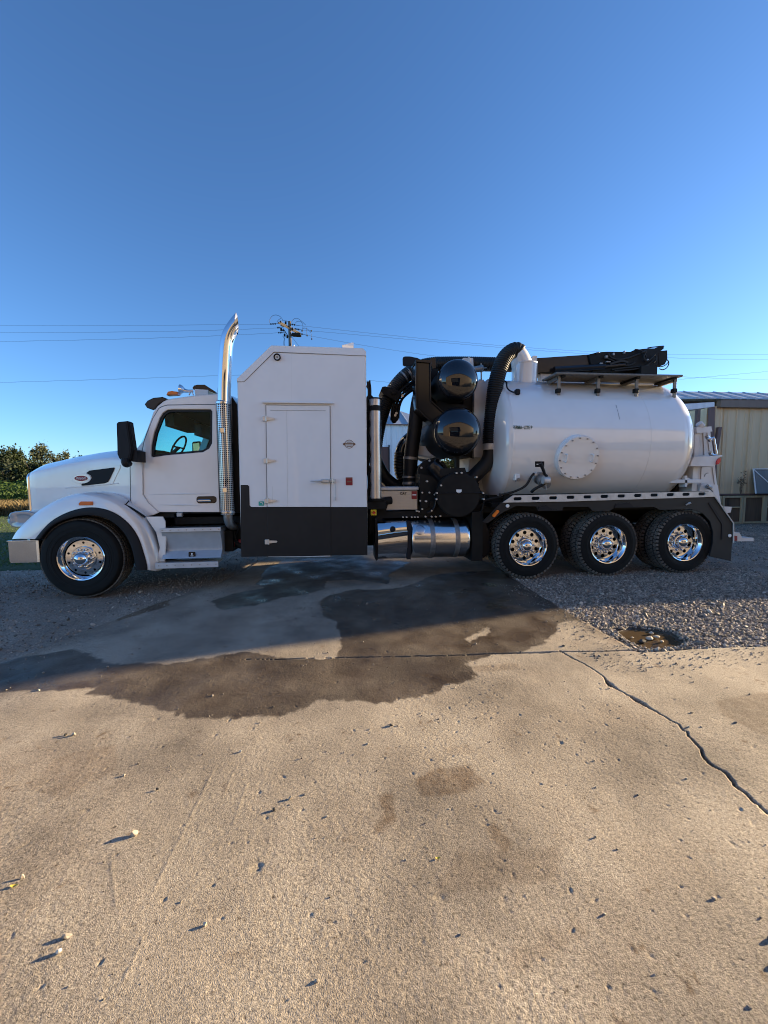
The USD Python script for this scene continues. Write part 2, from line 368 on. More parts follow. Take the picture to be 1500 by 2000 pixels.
WET = [GX(p) for p in (
    [(412, 1174), (450, 1160), (515, 1148), (502, 1140), (520, 1110), (560, 1092), (700, 1088), (800, 1098), (762, 1122), (755, 1140), (690, 1132), (640, 1135), (632, 1150), (600, 1158), (555, 1165), (500, 1181), (440, 1191), (425, 1186)],
    [(625, 1175), (645, 1162), (690, 1150), (740, 1152), (790, 1146), (850, 1122), (900, 1116), (1000, 1113), (1085, 1128), (1102, 1180), (1142, 1212), (1090, 1216), (1080, 1240), (1060, 1256), (1020, 1272), (958, 1279), (914, 1298), (940, 1320), (912, 1333), (868, 1336), (850, 1350), (790, 1362), (740, 1373), (690, 1368), (622, 1368), (600, 1385), (540, 1396), (430, 1405), (350, 1398), (290, 1376), (230, 1370), (172, 1354), (188, 1340), (100, 1346), (-60, 1352), (-60, 1285), (0, 1286), (60, 1275), (145, 1266), (180, 1275), (200, 1293), (330, 1298), (400, 1285), (490, 1273), (522, 1280), (545, 1287), (640, 1288), (662, 1283), (672, 1240), (655, 1215), (628, 1200)])]
WETP = [sg.Polygon(p).buffer(0) for p in WET]
DRYP = sg.Polygon(GX([(905, 1245), (955, 1224), (960, 1232), (915, 1252)])).buffer(0)
STAINS = [(sg.Polygon(GX(p)).buffer(0), w) for p, w in (
    ([(805, 1520), (850, 1503), (915, 1492), (950, 1530), (900, 1552), (820, 1556)], .75), ([(738, 1555), (765, 1550), (770, 1600), (735, 1632), (722, 1625), (745, 1590)], .8),
    ([(945, 1612), (970, 1608), (998, 1640), (985, 1668), (965, 1655)], .7), ([(1400, 1372), (1500, 1350), (1600, 1420), (1500, 1440), (1415, 1400)], .55),
    ([(920, 1300), (1010, 1296), (1015, 1308), (930, 1312)], .45), ([(235, 1190), (280, 1172), (330, 1168), (335, 1182), (270, 1200), (225, 1212)], 1.0),
    ([(860, 1460), (910, 1452), (930, 1470), (870, 1476)], .3), ([(430, 1870), (480, 1855), (505, 1865), (445, 1880)], .5), ([(364, 1553), (380, 1549), (379, 1562), (367, 1563)], 1.0),
    ([(100, 1480), (220, 1455), (230, 1500), (130, 1560), (60, 1540)], .45), ([(900, 1660), (1100, 1650), (1090, 1720), (850, 1740)], .35), ([(435, 1535), (450, 1528), (437, 1560)], .5), ([(980, 1860), (1130, 1790), (1150, 1830), (1000, 1900)], .3),
    ([(110, 1340), (170, 1330), (185, 1345), (120, 1350)], .7))]

def slab_height(x, y):
    h = base_z(x, y) + .010 * N(x, y, .8, 11, 3) + .0017 * N(x, y, 11, 12, 2)
    rgh = .35 + 1.2 * np.clip(1.5 * N(x, y, 1.9, 16, 3) + .5, 0, 1)
    h += rgh * (.0005 * N(x + .3 * y, y * .75, 40, 13) + .0017 * N(x, y, 96, 14) + .0023 * N(x + .2 * y, y, 165, 17)) + .0012 * np.maximum(N(x, y, 30, 15), 0)
    return h
def build_slab():
    xs = steps([(-30, -9, 1.2, .3), (-9, -3.4, .08, .03), (-3.4, -1.7, .02, .0075), (-1.7, 2.05, .0058, .0058), (2.05, 2.75, .008, .011), (2.75, 5, .02, .03), (5, 12, .07, .3), (12, 40, .4, 2)])
    ys = steps([(-40, -8, 3, .3), (-8, -4.75, .12, .04), (-4.75, -4.6, .012, .006), (-4.6, -3.4, .0052, .0060), (-3.4, -1.2, .0065, .010), (-1.2, .6, .012, .03), (.6, 9, .05, .3)])
    X, Y = np.meshgrid(xs, ys)
    Z = slab_height(X, Y)
    far = (np.abs(X) > 6) | (Y < -5.2)
    Z[far] = (base_z(X, Y) + .010 * N(X, Y, .8, 11, 3))[far]
    # pits and chips
    pr = np.random.default_rng(3)
    for k in range(950):
        cx, cy = (pr.uniform(-2.6, 3.2), pr.uniform(-4.7, -2.0)) if k > 200 else (pr.normal(.95, .5), pr.normal(-3.35, .4))
        r, d = pr.gamma(1.8, .0013) * (1 + 1.8 * (pr.random() < .02)) + .0017, pr.uniform(.0015, .0045)
        ax, an = pr.uniform(1, 2.4), pr.uniform(0, 3.14)
        i0, i1 = np.searchsorted(xs, [cx - 3 * r, cx + 3 * r]); j0, j1 = np.searchsorted(ys, [cy - 3 * r, cy + 3 * r])
        sx, sy = X[j0:j1, i0:i1] - cx, Y[j0:j1, i0:i1] - cy
        u, v = (sx * math.cos(an) + sy * math.sin(an)) / ax, -sx * math.sin(an) + sy * math.cos(an)
        Z[j0:j1, i0:i1] -= d * np.clip(1.35 - np.hypot(u, v) / r, 0, 1)
    # long scratches
    for pts in (GX([(420, 1497), (385, 1570), (340, 1660), (285, 1770)]), GX([(455, 1510), (436, 1555)]), GX([(482, 1530), (455, 1610)]), GX([(218, 1685), (226, 1768)]), GX([(280, 1830), (235, 1930)])):
        ls = sg.LineString(pts); x0, y0, x1, y1 = ls.bounds
        i0, i1 = np.searchsorted(xs, [x0 - .02, x1 + .02]); j0, j1 = np.searchsorted(ys, [y0 - .02, y1 + .02])
        d = shapely.distance(ls, shapely.points(X[j0:j1, i0:i1], Y[j0:j1, i0:i1]))
        Z[j0:j1, i0:i1] += .0013 * np.clip(1 - d / .008, 0, 1) * (N(X[j0:j1, i0:i1], Y[j0:j1, i0:i1], 14, 8) > -.25)
    # crack and joint
    cx, jy = crack_x(Y), joint_y(X)
    width = .0032 + .005 * np.clip(N(Y * 0, Y, 4.5, 21) * 2 + .25, 0, 1) + .010 * np.exp(-((Y + 3.13) / .07) ** 2) + .012 * np.exp(-((Y + 2.9) / .05) ** 2)
    dc = np.abs(X - cx) / 1.05; cm = (Y < -2.33) * np.clip(1.6 - dc / width, 0, 1)
    jw = (.0035 + .006 * np.clip(N(X, X * 0, 6, 22) * 2 + .2, 0, 1)) * fold(X, -1.2, .9); dj = np.abs(Y - jy)
    jm = np.clip(1.5 - dj / np.maximum(jw, 1e-6), 0, 1) * (X < 2.55) * (X > -1.3)
    groove = np.maximum(cm, jm)
    Z -= .030 * np.clip(groove * 1.2, 0, 1)
    # slab edge sinks into the gravel
    wx = X + .05 * N(X, Y, 4, 31, 3) + .25 * N(X, Y, 1.2, 34, 2) * (X < -1); wy = Y + .06 * N(X, Y, 5, 32, 3)
    near = (X > -10) & (X < 12) & (Y > -5)
    ins = shapely.contains_xy(SLAB, wx, wy)
    dist = np.where(near, shapely.distance(SLAB.exterior, shapely.points(wx, wy)), 1)
    sd = np.where(ins, dist, -dist)
    Z -= .030 * (1 - fold(sd, -.02, .045))
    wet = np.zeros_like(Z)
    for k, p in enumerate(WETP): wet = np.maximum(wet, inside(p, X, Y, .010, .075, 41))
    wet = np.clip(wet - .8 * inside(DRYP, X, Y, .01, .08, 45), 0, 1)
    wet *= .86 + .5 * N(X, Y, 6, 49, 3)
    st = np.zeros_like(Z)
    for p, w in STAINS: st = np.maximum(st, w * inside(p, X, Y, .012, .035, 51) * np.clip(.85 + 1.2 * N(X, Y, 34, 55, 3), 0, 1))
    st = np.maximum(st, .42 * np.clip(N(X, Y, 1.7, 58, 5) * 3.4 - .05, 0, 1))
    st = np.maximum(st, .8 * (N(X, Y, 9, 60, 3) > .17) * np.clip(N(X, Y, 45, 57, 2) * 4, 0, 1))
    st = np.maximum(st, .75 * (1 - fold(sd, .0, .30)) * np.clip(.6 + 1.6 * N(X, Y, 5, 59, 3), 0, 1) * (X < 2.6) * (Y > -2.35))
    col = np.stack([np.clip(wet, 0, 1), np.clip(st, 0, 1), np.clip(groove * .85, 0, 1)], -1).astype(np.float32)
    i = np.arange(X.size).reshape(X.shape)
    quad = np.stack([i[:-1, :-1], i[:-1, 1:], i[1:, 1:], i[1:, :-1]], -1)
    keep = (sd[:-1, :-1] > -.05) | (sd[1:, 1:] > -.05)
    qx, qy = X[:-1, :-1], Y[:-1, :-1]
    above = qy >= joint_y(qx); right = qx >= crack_x(qy)
    P = np.stack([X, Y, Z], -1).reshape(-1, 3); C = col.reshape(-1, 3)
    gx, gy = np.gradient(Z, ys, axis=0), np.gradient(Z, xs, axis=1)
    NR = np.stack([-gy, -gx, np.ones_like(Z)], -1); NR /= np.linalg.norm(NR, axis=-1, keepdims=True); NR = NR.reshape(-1, 3)
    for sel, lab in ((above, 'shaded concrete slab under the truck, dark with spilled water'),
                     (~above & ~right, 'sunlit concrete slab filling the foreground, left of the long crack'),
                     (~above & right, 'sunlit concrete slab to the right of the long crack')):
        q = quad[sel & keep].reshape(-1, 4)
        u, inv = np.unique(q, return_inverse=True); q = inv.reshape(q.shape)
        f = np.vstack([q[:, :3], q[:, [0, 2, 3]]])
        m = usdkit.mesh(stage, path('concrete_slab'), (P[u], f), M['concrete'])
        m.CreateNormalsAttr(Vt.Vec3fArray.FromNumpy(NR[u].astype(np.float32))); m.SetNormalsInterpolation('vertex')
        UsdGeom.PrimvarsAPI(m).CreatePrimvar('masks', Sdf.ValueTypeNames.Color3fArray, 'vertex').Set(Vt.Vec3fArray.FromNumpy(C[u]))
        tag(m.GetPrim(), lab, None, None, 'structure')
build_slab()

PUDDLE = sg.Polygon(GX([(1205, 1228), (1235, 1222), (1275, 1226), (1310, 1232), (1333, 1248), (1325, 1257), (1290, 1262), (1262, 1262), (1235, 1250)])).buffer(.02)
def gravel_z(x, y):
    z = base_z(x, y) - .016 + .030 * N(x, y, 1.3, 61, 3) + .016 * N(x, y, 22, 62) + .010 * N(x, y, 48, 63)
    d = shapely.distance(PUDDLE.exterior, shapely.points(x, y)); d = np.where(shapely.contains_xy(PUDDLE, x, y), d, -d)
    return z - .030 * fold(d, -.04, .06)
def build_gravel():
    xs = steps([(-9, -5, .06, .03), (-5, -1.4, .022, .018), (-1.4, 2.4, .12, .12), (2.4, 6.2, .0125, .02), (6.2, 18, .03, .16)])
    ys = steps([(-3.4, -2.5, .06, .015), (-2.5, -.6, .012, .014), (-.6, 2.5, .02, .04), (2.5, 13, .05, .2)])
    X, Y = np.meshgrid(xs, ys); Z = gravel_z(X, Y)
    wet = np.clip(np.maximum(.75 * inside(sg.Polygon(GX([(1085, 1128), (1102, 1175), (1250, 1215), (1345, 1262), (1200, 1262), (1230, 1180), (1240, 1140)])).buffer(.05), X, Y, .04, .15, 65), inside(PUDDLE.buffer(.14), X, Y, .03, .10, 66)), 0, 1)
    st = .8 * np.clip(N(X, Y, 1.2, 67, 3) * 3 - .3, 0, 1)
    C = np.stack([wet, st, wet * 0], -1).reshape(-1, 3).astype(np.float32)
    sd = shapely.contains_xy(SLAB.buffer(-.35), X, Y)
    i = np.arange(X.size).reshape(X.shape)
    q = np.stack([i[:-1, :-1], i[:-1, 1:], i[1:, 1:], i[1:, :-1]], -1)[~(sd[:-1, :-1] & sd[1:, 1:])].reshape(-1, 4)
    u, inv = np.unique(q, return_inverse=True); q = inv.reshape(q.shape)
    m = usdkit.mesh(stage, path('gravel_yard'), (np.stack([X, Y, Z], -1).reshape(-1, 3)[u], np.vstack([q[:, :3], q[:, [0, 2, 3]]])), M['gravel_bed'], smooth=True)
    UsdGeom.PrimvarsAPI(m).CreatePrimvar('masks', Sdf.ValueTypeNames.Color3fArray, 'vertex').Set(Vt.Vec3fArray.FromNumpy(C[u]))
    tag(m.GetPrim(), 'grey gravel yard around the concrete, under the rear wheels and in front of the tan building', None, None, 'structure')
build_gravel()
M['puddle_water'] = usdkit.material(stage, '/World/Looks/puddle_water', {
    'n': ('noise_texture', {'scale': 25.0}), 'tc': ('geometry', {}), 'b': ('bump', {'distance': .0008}),
    'p': ('principled_bsdf', {'base_color': (.10, .07, .04), 'roughness': .06})},
    [('tc.position', 'n.vector'), ('n.fac', 'b.height'), ('b.normal', 'p.normal')], surface='p.BSDF')
pm = trimesh.creation.extrude_polygon(PUDDLE, .002, engine='earcut'); pm.apply_translation([0, 0, -.038])
obj('puddle', pm, 'puddle_water', label='muddy brown puddle in the gravel at the corner of the concrete', kind='structure')

far = grid(np.stack([*np.meshgrid(np.linspace(-600, 600, 61), np.linspace(-600, 600, 61), indexing='ij'), np.full((61, 61), -.14)], -1))
obj('ground', far, 'soil', smooth=False, kind='structure', label='open ground reaching to the horizon')
LAWN = sg.Polygon([(-4.2, 2.6), (-7.5, 2.2), (-30, 1.0), (-60, 4), (-60, 30), (-8, 30), (-4, 9)])
lx, ly = np.meshgrid(np.linspace(-60, -3, 150), np.linspace(0, 31, 90), indexing='ij')
ins = shapely.contains_xy(LAWN.buffer(.4), lx, ly)
lm = grid(np.stack([lx, ly, -.03 + .05 * N(lx, ly, .5, 71, 2) - .12 * (~ins)], -1))
obj('lawn', lm, 'lawn_base', smooth=True, kind='structure', label='mown green lawn left of the truck')

# loose stones
def stone_mesh(seed, sub=1, flat=.7):
    m = trimesh.creation.icosphere(sub); r = np.random.default_rng(seed)
    for _ in range(7):
        d = r.normal(size=3); d /= np.linalg.norm(d); h = m.vertices @ d; m.vertices -= np.outer(np.clip(h - r.uniform(.45, .8), 0, None), d)
    m.vertices *= [1, r.uniform(.6, .95), r.uniform(.45, .75) if flat < 1 else .9]
    return m
def var_mat(name, ramp, rough=.8):
    M[name] = usdkit.material(stage, f'/World/Looks/{name}', {'o': ('object_info', {}), 'r': ('rgb_ramp', {'ramp': ramp}), 'tc': ('geometry', {}),
        'n': ('noise_texture', {'scale': 90.0, 'detail': 3.0}), 'r2': ('rgb_ramp', {'ramp': [(.3, (.75,) * 3), (.7, (1.15,) * 3)]}), 'm': ('mix', {'mix_type': 'multiply', 'fac': 1.0}),
        'p': ('principled_bsdf', {'roughness': rough})},
        [('o.random', 'r.fac'), ('tc.position', 'n.vector'), ('n.fac', 'r2.fac'), ('r.color', 'm.color1'), ('r2.color', 'm.color2'), ('m.color', 'p.base_color')], surface='p.BSDF')
var_mat('gravel_stone', [(0, (.09, .073, .056)), (.5, (.24, .198, .155)), (.85, (.37, .31, .245)), (1, (.55, .47, .38))], .7)
var_mat('grit_stone', [(0, (.06, .05, .042)), (.5, (.24, .21, .175)), (1, (.42, .38, .32))])
var_mat('lawn_blade', [(0, (.03, .06, .012)), (.6, (.065, .105, .022)), (1, (.12, .13, .04))])
def instancer(name, protos, mt, pos, scales, label, yaw_only=False, tilt=1.0, smooth=False, cat=None):
    pi = UsdGeom.PointInstancer.Define(stage, path(name))
    pt = UsdGeom.Scope.Define(stage, pi.GetPath().AppendChild('prototypes'))
    tg_ = []
    for k, m in enumerate(protos):
        p = usdkit.mesh(stage, f'{pt.GetPath()}/shape' + (f'_{k:03d}' if k else ''), m, M[mt], smooth=smooth); tg_.append(p.GetPath())
    pi.CreatePrototypesRel().SetTargets(tg_)
    n = len(pos); r = np.random.default_rng(n)
    pi.CreateProtoIndicesAttr(Vt.IntArray.FromNumpy(r.integers(0, len(protos), n).astype(np.int32)))
    pi.CreatePositionsAttr(Vt.Vec3fArray.FromNumpy(np.asarray(pos, np.float32)))
    pi.CreateScalesAttr(Vt.Vec3fArray.FromNumpy(np.repeat(np.asarray(scales, np.float32)[:, None], 3, 1)))
    a = r.uniform(0, 2 * np.pi, n)
    if yaw_only: q = np.stack([np.cos(a / 2), a * 0, a * 0, np.sin(a / 2)], 1)
    else:
        ax = r.normal(size=(n, 3)) * [tilt, tilt, 1]; ax /= np.linalg.norm(ax, axis=1, keepdims=True); q = np.c_[np.cos(a / 2), ax * np.sin(a / 2)[:, None]]
    pi.CreateOrientationsAttr(Vt.QuathArray([Gf.Quath(*map(float, v)) for v in q]))
    tag(pi.GetPrim(), label, cat, None, 'stuff')
def scatter(n, x0, x1, y0, y1, ok, dens=None):
    r = np.random.default_rng(n); x, y = r.uniform(x0, x1, n), r.uniform(y0, y1, n); k = ok(x, y)
    if dens is not None: k &= r.random(n) < dens(x, y)
    return x[k], y[k]
stones = [stone_mesh(k) for k in range(7)]
ong = lambda x, y: ~shapely.contains_xy(SLAB.buffer(-.03), x, y) & ~shapely.contains_xy(PUDDLE, x, y)
x, y = scatter(72000, 2.45, 6.6, -2.55, .3, ong)
x2, y2 = scatter(24000, 4, 14, .3, 7, ong)
x, y = np.r_[x, x2], np.r_[y, y2]
sc = np.random.default_rng(1).gamma(3, .0026, len(x)) + .0036
instancer('gravel_stones', stones, 'gravel_stone', np.c_[x, y, gravel_z(x, y) + sc * .25], sc, 'loose grey gravel stones beside and behind the rear wheels', cat='gravel')
x, y = scatter(40000, -8, -1.3, -2.6, 3.2, ong, lambda x, y: np.clip(.35 + 1.2 * N(x, y, 1.1, 81, 2), .1, 1))
sc = np.random.default_rng(2).gamma(3, .0022, len(x)) + .004
instancer('gravel_stones', stones, 'gravel_stone', np.c_[x, y, gravel_z(x, y) + sc * .3], sc, 'fine shaded gravel stones around the front wheel', cat='gravel')
ons = lambda x, y: shapely.contains_xy(SLAB.buffer(-.05), x, y)
x, y = scatter(2600, -3, 4, -4.7, -.6, ons, lambda x, y: np.clip(.3 + 1.6 * N(x, y, 1.6, 82, 2), .08, 1))
xb, yb = scatter(900, 2.0, 4.2, -2.75, -2.3, ons); xc, yc = scatter(1500, -3.0, -1.5, -2.6, .6, ons, lambda x, y: np.clip(1 - (x + 2.9 - (y + 2) * .45) / .9, .05, 1)); xd, yd = scatter(1600, 1.9, 2.5, -2.4, -.2, ons, lambda x, y: np.clip((x - 1.9) / .55, .03, 1) ** 2)
x, y = np.r_[x, xb, xc, xd], np.r_[y, yb, yc, yd]
sc = np.random.default_rng(4).gamma(1.7, .0019, len(x)) + .0016
instancer('grit', stones, 'grit_stone', np.c_[x, y, slab_height(x, y) + sc * .3], sc, 'scattered grit and crumbs on the concrete', cat='grit')
# single pebbles one can pick out
mat('pebble_pale', (.42, .36, .28), .85, var=(60, .25)); mat('pebble_dark', (.05, .045, .04), .8, var=(60, .3)); mat('pebble_white', (.55, .52, .47), .8, var=(60, .2))
for k, (px, py, r, mt, lab) in enumerate((
        (262, 1632, .0165, 'pebble_pale', 'largest pale pebble on the sunlit concrete, casting a long shadow to the left'),
        (535, 1582, .0095, 'pebble_dark', 'small dark upright pebble with a long shadow, in the middle of the foreground'),
        (470, 1469, .008, 'pebble_white', 'small white pebble, farthest back of those on the left foreground concrete'),
        (307, 1544, .008, 'pebble_dark', 'small dark pebble beside the thin scratches in the concrete'),
        (243, 1516, .007, 'pebble_pale', 'small pale pebble left of the thin scratches in the concrete'),
        (115, 1862, .010, 'pebble_white', 'white chip of stone in the lower left corner of the concrete'),
        (45, 1716, .009, 'pebble_pale', 'pale pebble near the left edge beside yellow leaf bits'),
        (400, 1808, .008, 'pebble_pale', 'pale crumb of stone at lower left below the scratches'),
        (1163, 1635, .006, 'pebble_pale', 'reddish pale chip on the right part of the foreground'),
        (145, 1437, .013, 'pebble_pale', 'flat pale stone in the rubble at the left edge near the shadow'),
        (128, 1437, .010, 'pebble_dark', 'darker flat stone in the rubble at the left edge near the shadow'))):
    p = G(px, py); m = stone_mesh(100 + k, 2, 1.0); m.apply_scale(r); m.apply_translation([p[0], p[1], float(slab_height(np.array([p[0]]), np.array([p[1]]))[0]) + r * .7])
    obj('pebble', m, mt, label=lab, cat='pebble', group='pebbles on the concrete')
for k, (px, py, r) in enumerate(((1270, 1243, .05), (1283, 1240, .04), (1255, 1248, .045), (1272, 1232, .035), (1293, 1248, .03), (1235, 1240, .022))):
    p = G(px, py); m = stone_mesh(200 + k, 2); m.apply_scale(r * .8); m.apply_translation([p[0], p[1], -.03 + r * .25])
    obj('stone', m, 'pebble_pale' if k != 2 else 'pebble_dark', label=('largest stone heaped in the puddle', 'stone at the back of the heap in the puddle', 'dark wet stone at the front of the heap in the puddle', 'stone standing up behind the heap in the puddle', 'small stone at the right of the heap in the puddle', 'lone pale stone at the left end of the puddle')[k], cat='stone', group='stones in the puddle')
mat('leaf_yellow', (.5, .38, .06), .6)
def leaf(px, py, s, lab):
    p = G(px, py); t = np.linspace(-1, 1, 9); w = (1 - t * t) * .45
    P = np.stack([np.stack([t, -w, .25 * t * t], -1), np.stack([t, w * 0, .25 * t * t - .12], -1), np.stack([t, w, .25 * t * t], -1)], 1) * s
    m = grid(P); m.apply_translation([p[0], p[1], float(slab_height(np.array([p[0]]), np.array([p[1]]))[0]) + .004]); obj('leaf', m, 'leaf_yellow', label=lab, cat='leaf', smooth=True)
leaf(855, 1677, .011, 'tiny yellow leaf on the concrete right of centre'); leaf(28, 1733, .014, 'yellow leaf on the concrete at the left edge')

# ------------------------------------------------------------------ the truck
T = thing('vacuum_truck', 'white six wheel vacuum tank truck with chrome stack, tall white equipment box and black hoses', 'truck')
YC = 1.25                                             # the truck's centre line; its far side is at y = 2.5
def mirror(m):
    m = m.copy(); v = m.vertices.copy(); v[:, 1] = 2 * YC - v[:, 1]; m.vertices = v; m.invert(); return m

# --- wheels
def tyre_prof(R, w, rb=.292):
    return [(rb, .018), (rb + .012, .004), (rb + .05, -.006), (rb + .09, -.010), (rb + .095, -.007), (R - .10, -.010), (R - .06, -.006), (R - .04, .0), (R - .026, .014), (R - .010, .04),
            (R, .06), (R + .003, w / 2), (R, w - .045), (R - .008, w - .03), (R - .06, w + .004), (rb + .1, w + .01), (rb, w - .02), (rb - .02, w * .6), (rb - .02, .03), (rb, .018)]
def tread(R, w, nb, kind):
    ms = []
    rows = 5 if kind == 'rib' else 4
    rw = (w - .05) / rows
    for k in range(nb):
        for j in range(rows):
            y0 = .025 + j * rw; d = .010
            a = 2 * math.pi * (k + (.5 if j % 2 else 0) * (.9 if kind == 'lug' else .6)) / nb
            L = 2 * math.pi * R / nb * (.80 if kind == 'lug' else .86)
            b = box(-L / 2, L / 2, y0 + .005, y0 + rw - .005, 0, .016)
            v = b.vertices.copy(); v[:, 0] += (v[:, 1] - y0 - rw / 2) * (.35 if j in (0, rows - 1) else -.25) * (1 if kind == 'lug' else .3)
            edge = abs(j - (rows - 1) / 2) / ((rows - 1) / 2); v[:, 2] -= .010 * edge ** 3
            c, s = math.cos(a), math.sin(a); X, Z = v[:, 0], v[:, 2] + R - .006
            b.vertices = np.c_[X * c + Z * s, v[:, 1], -X * s + Z * c]; ms.append(b)
            if kind == 'lug' and j in (0, rows - 1):    # shoulder lug running down the side wall
                yy = 0 if j == 0 else w
                b2 = box(-L * .36, L * .36, yy - .004, yy + .02 if j == 0 else yy + .004, -.055, .002)
                v = b2.vertices; X, Z = v[:, 0], v[:, 2] + R - .008
                b2.vertices = np.c_[X * c + Z * s, v[:, 1] + (0.014 if j == 0 else -.02) * (v[:, 2] > -.03), -X * s + Z * c]; ms.append(b2)
    return trimesh.util.concatenate(ms)
def disc_with_holes(R, r_in, holes, y0, y1):
    p = sg.Point(0, 0).buffer(R, 24).difference(sg.Point(0, 0).buffer(r_in, 12))
    for x, z, r in holes: p = p.difference(sg.Point(x, z).buffer(r, 5))
    return ext(p, y0, y1)
def ring(n, r, ph=0): return [(r * math.cos(2 * math.pi * (k + ph) / n), r * math.sin(2 * math.pi * (k + ph) / n)) for k in range(n)]
def wheel(x, y, z, R, w, front, dual=False, inner_only=False):
    """outer face at y, looking towards -y"""
    h = thing('front_wheel' if front else 'rear_wheel', parent=T, loc=(x, y, z), rotz=0)
    ty = lathe(tyre_prof(R, w), (0, 0, 0), 'y', 72)
    rings = [lathe([(r - .003, -.006), (r, -.0105), (r + .003, -.006)], (0, 0, 0), 'y', 72) for r in (.36, R - .115)]
    obj('tyre', [ty] + rings, 'rubber', h)
    obj('tread', tread(R, w, 62 if front else 50, 'rib' if front else 'lug'), 'tread_rubber', h, smooth=False)
    lip = [(.262, .03), (.268, .006), (.281, -.004), (.293, -.006), (.299, .0), (.299, .012), (.29, .02)]
    dy = .085 if front else .125
    barrel = [(.299, .012), (.299, 0), (.293, -.007), (.283, -.004), (.274, .010), (.268, .022), (.262, .03), (.255, .045), (.247, dy - .01), (.243, dy + .004), (.243, w - .02), (.29, w)]
    obj('rim', lathe(barrel, (0, 0, 0), 'y', 72), 'chrome', h, smooth=40)
    if front:
        holes = [(a, b, .016) for a, b in ring(10, .205, .5)]
        pf = [(.243, dy), (.236, dy - .004), (.228, dy - .012), (.19, dy - .028), (.165, dy - .036), (.15, dy - .038)]
        obj('wheel_disc', [disc_with_holes(.236, .07, holes, dy - .014, dy)], 'chrome', h)
        obj('hub_plate', [lathe([(.158, dy - .012), (.158, dy - .028), (.15, dy - .034), (.08, dy - .036), (.07, dy - .036)], (0, 0, 0), 'y', 40)], 'chrome_worn', h)
        each('lug_nut', [lathe([(.0001, dy - .085), (.009, dy - .082), (.0155, dy - .07), (.0165, dy - .034)], (a, 0, b), 'y', 10) for a, b in ring(10, .118)], 'chrome', h)
        obj('hub_cap', lathe([(.0001, dy - .155), (.034, dy - .150), (.062, dy - .134), (.082, dy - .106), (.09, dy - .075), (.091, dy - .036)], (0, 0, 0), 'y', 36), 'chrome', h)
    else:
        holes = [(a, b, .029) for a, b in ring(10, .196, .5)]
        obj('wheel_disc', [disc_with_holes(.243, .11, holes, dy, dy + .012)], 'chrome', h)
        obj('hub', lathe([(.12, dy - .0), (.115, dy - .03), (.105, dy - .045), (.092, dy - .05), (.088, dy - .075)], (0, 0, 0), 'y', 36), 'chrome_worn', h)
        each('lug_nut', [lathe([(.0001, dy - .046), (.012, dy - .042), (.017, dy - .03), (.018, dy)], (a, 0, b), 'y', 8) for a, b in ring(10, .1425)], 'chrome', h)
        obj('hub_cap', lathe([(.0001, dy - .135), (.035, dy - .132), (.06, dy - .122), (.08, dy - .10), (.088, dy - .075), (.09, dy - .045)], (0, 0, 0), 'y', 36), 'chrome', h)
    obj('brake_drum', lathe([(.0001, dy + .03), (.2, dy + .03), (.21, dy + .05), (.21, w + .1)], (0, 0, 0), 'y', 32), 'dark_metal', h)
    if dual:
        obj('inner_tyre', lathe(tyre_prof(R, w - .0), (0, w + .05, 0), 'y', 60), 'rubber', h)
        tr = tread(R, w, 50, 'lug'); tr.apply_translation([0, w + .05, 0])
        obj('inner_tread', tr, 'tread_rubber', h, smooth=False)
    return h
fw = wheel(-3.505, .045, .490, .532, .33, True)
rw = wheel(2.73, .05, .490, .492, .25, False, True)
for x in (4.015, 5.30): dup(rw, (x, .05, .488), parent=T)
dup(fw, (-3.505, 2 * YC - .045, .490), 180, parent=T)
for x in (2.73, 4.015, 5.30): dup(rw, (x, 2 * YC - .05, .488), 180, parent=T)

# --- hood
def hood_top(x): return np.interp(x, [-4.40, -4.37, -4.30, -4.1, -3.86, -3.5, -3.2, -2.9], [1.735, 1.765, 1.785, 1.825, 1.88, 1.94, 1.965, 1.96])
def hood_hw(x): return np.interp(x, [-4.40, -4.36, -4.28, -4.12, -3.9, -3.5, -3.2, -2.9], [.755, .785, .81, .835, .855, .90, .965, 1.045])
secs = []
for x in np.r_[np.linspace(-4.40, -4.25, 9), np.linspace(-4.2, -2.905, 26)]:
    zt, hw = hood_top(x) + .02, hood_hw(x)
    left = [(-hw, .98), (-hw, 1.2), (-hw, zt - .26), (-hw + .002, zt - .19), (-hw + .006, zt - .162), (-hw + .016, zt - .146), (-hw + .034, zt - .134), (-hw + .14, zt - .082), (-hw + .26, zt - .028), (-hw + .40, zt - .004), (-hw + .6, zt + .015), (0, zt + .03)]
    P = left + [(-y, z) for y, z in left[::-1][1:]]
    secs.append([(x, YC + y, z) for y, z in P])
hood = obj('hood', grid(secs), 'white_paint', T, smooth=24)
s0 = secs[0]
obj('grille_surround', [tube([s0[k] for k in range(0, len(s0))], .022, 8, curve=False), box(-4.395, -4.36, .53, 1.97, 1.0, 1.63)], 'chrome', T)
obj('grille', [box(-4.41, -4.39, .56 + .07 * k, .585 + .07 * k, 1.02, 1.6) for k in range(20)], 'dark_metal', T)
HY = YC - .86
def H3(a, b):
    y_ = HY
    for _ in range(15): p = S(a, b, y_); y_ = YC - float(hood_hw(p[0]))
    return p
def hugged(poly, t, t2=.01):
    '''flat shape in (x, z) laid on the curved hood side, t proud of it'''
    m = ext(poly, -t, t2); m = trimesh.Trimesh(*trimesh.remesh.subdivide_to_size(m.vertices, m.faces, .05)); v = m.vertices.copy(); v[:, 1] += YC - hood_hw(v[:, 0]); m.vertices = v; return m
def HX(pts): return [(p[0], p[2]) for p in (H3(a, b) for a, b in pts)]
def plate(name, px, y, t, matn, parent=T, smooth=30, bev=0, label=None):
    p = XZ(px, y); return obj(name, extb(p, y - t, y + .01, bev) if bev else ext(sg.Polygon(p), y - t, y + .01), matn, parent, smooth, label)
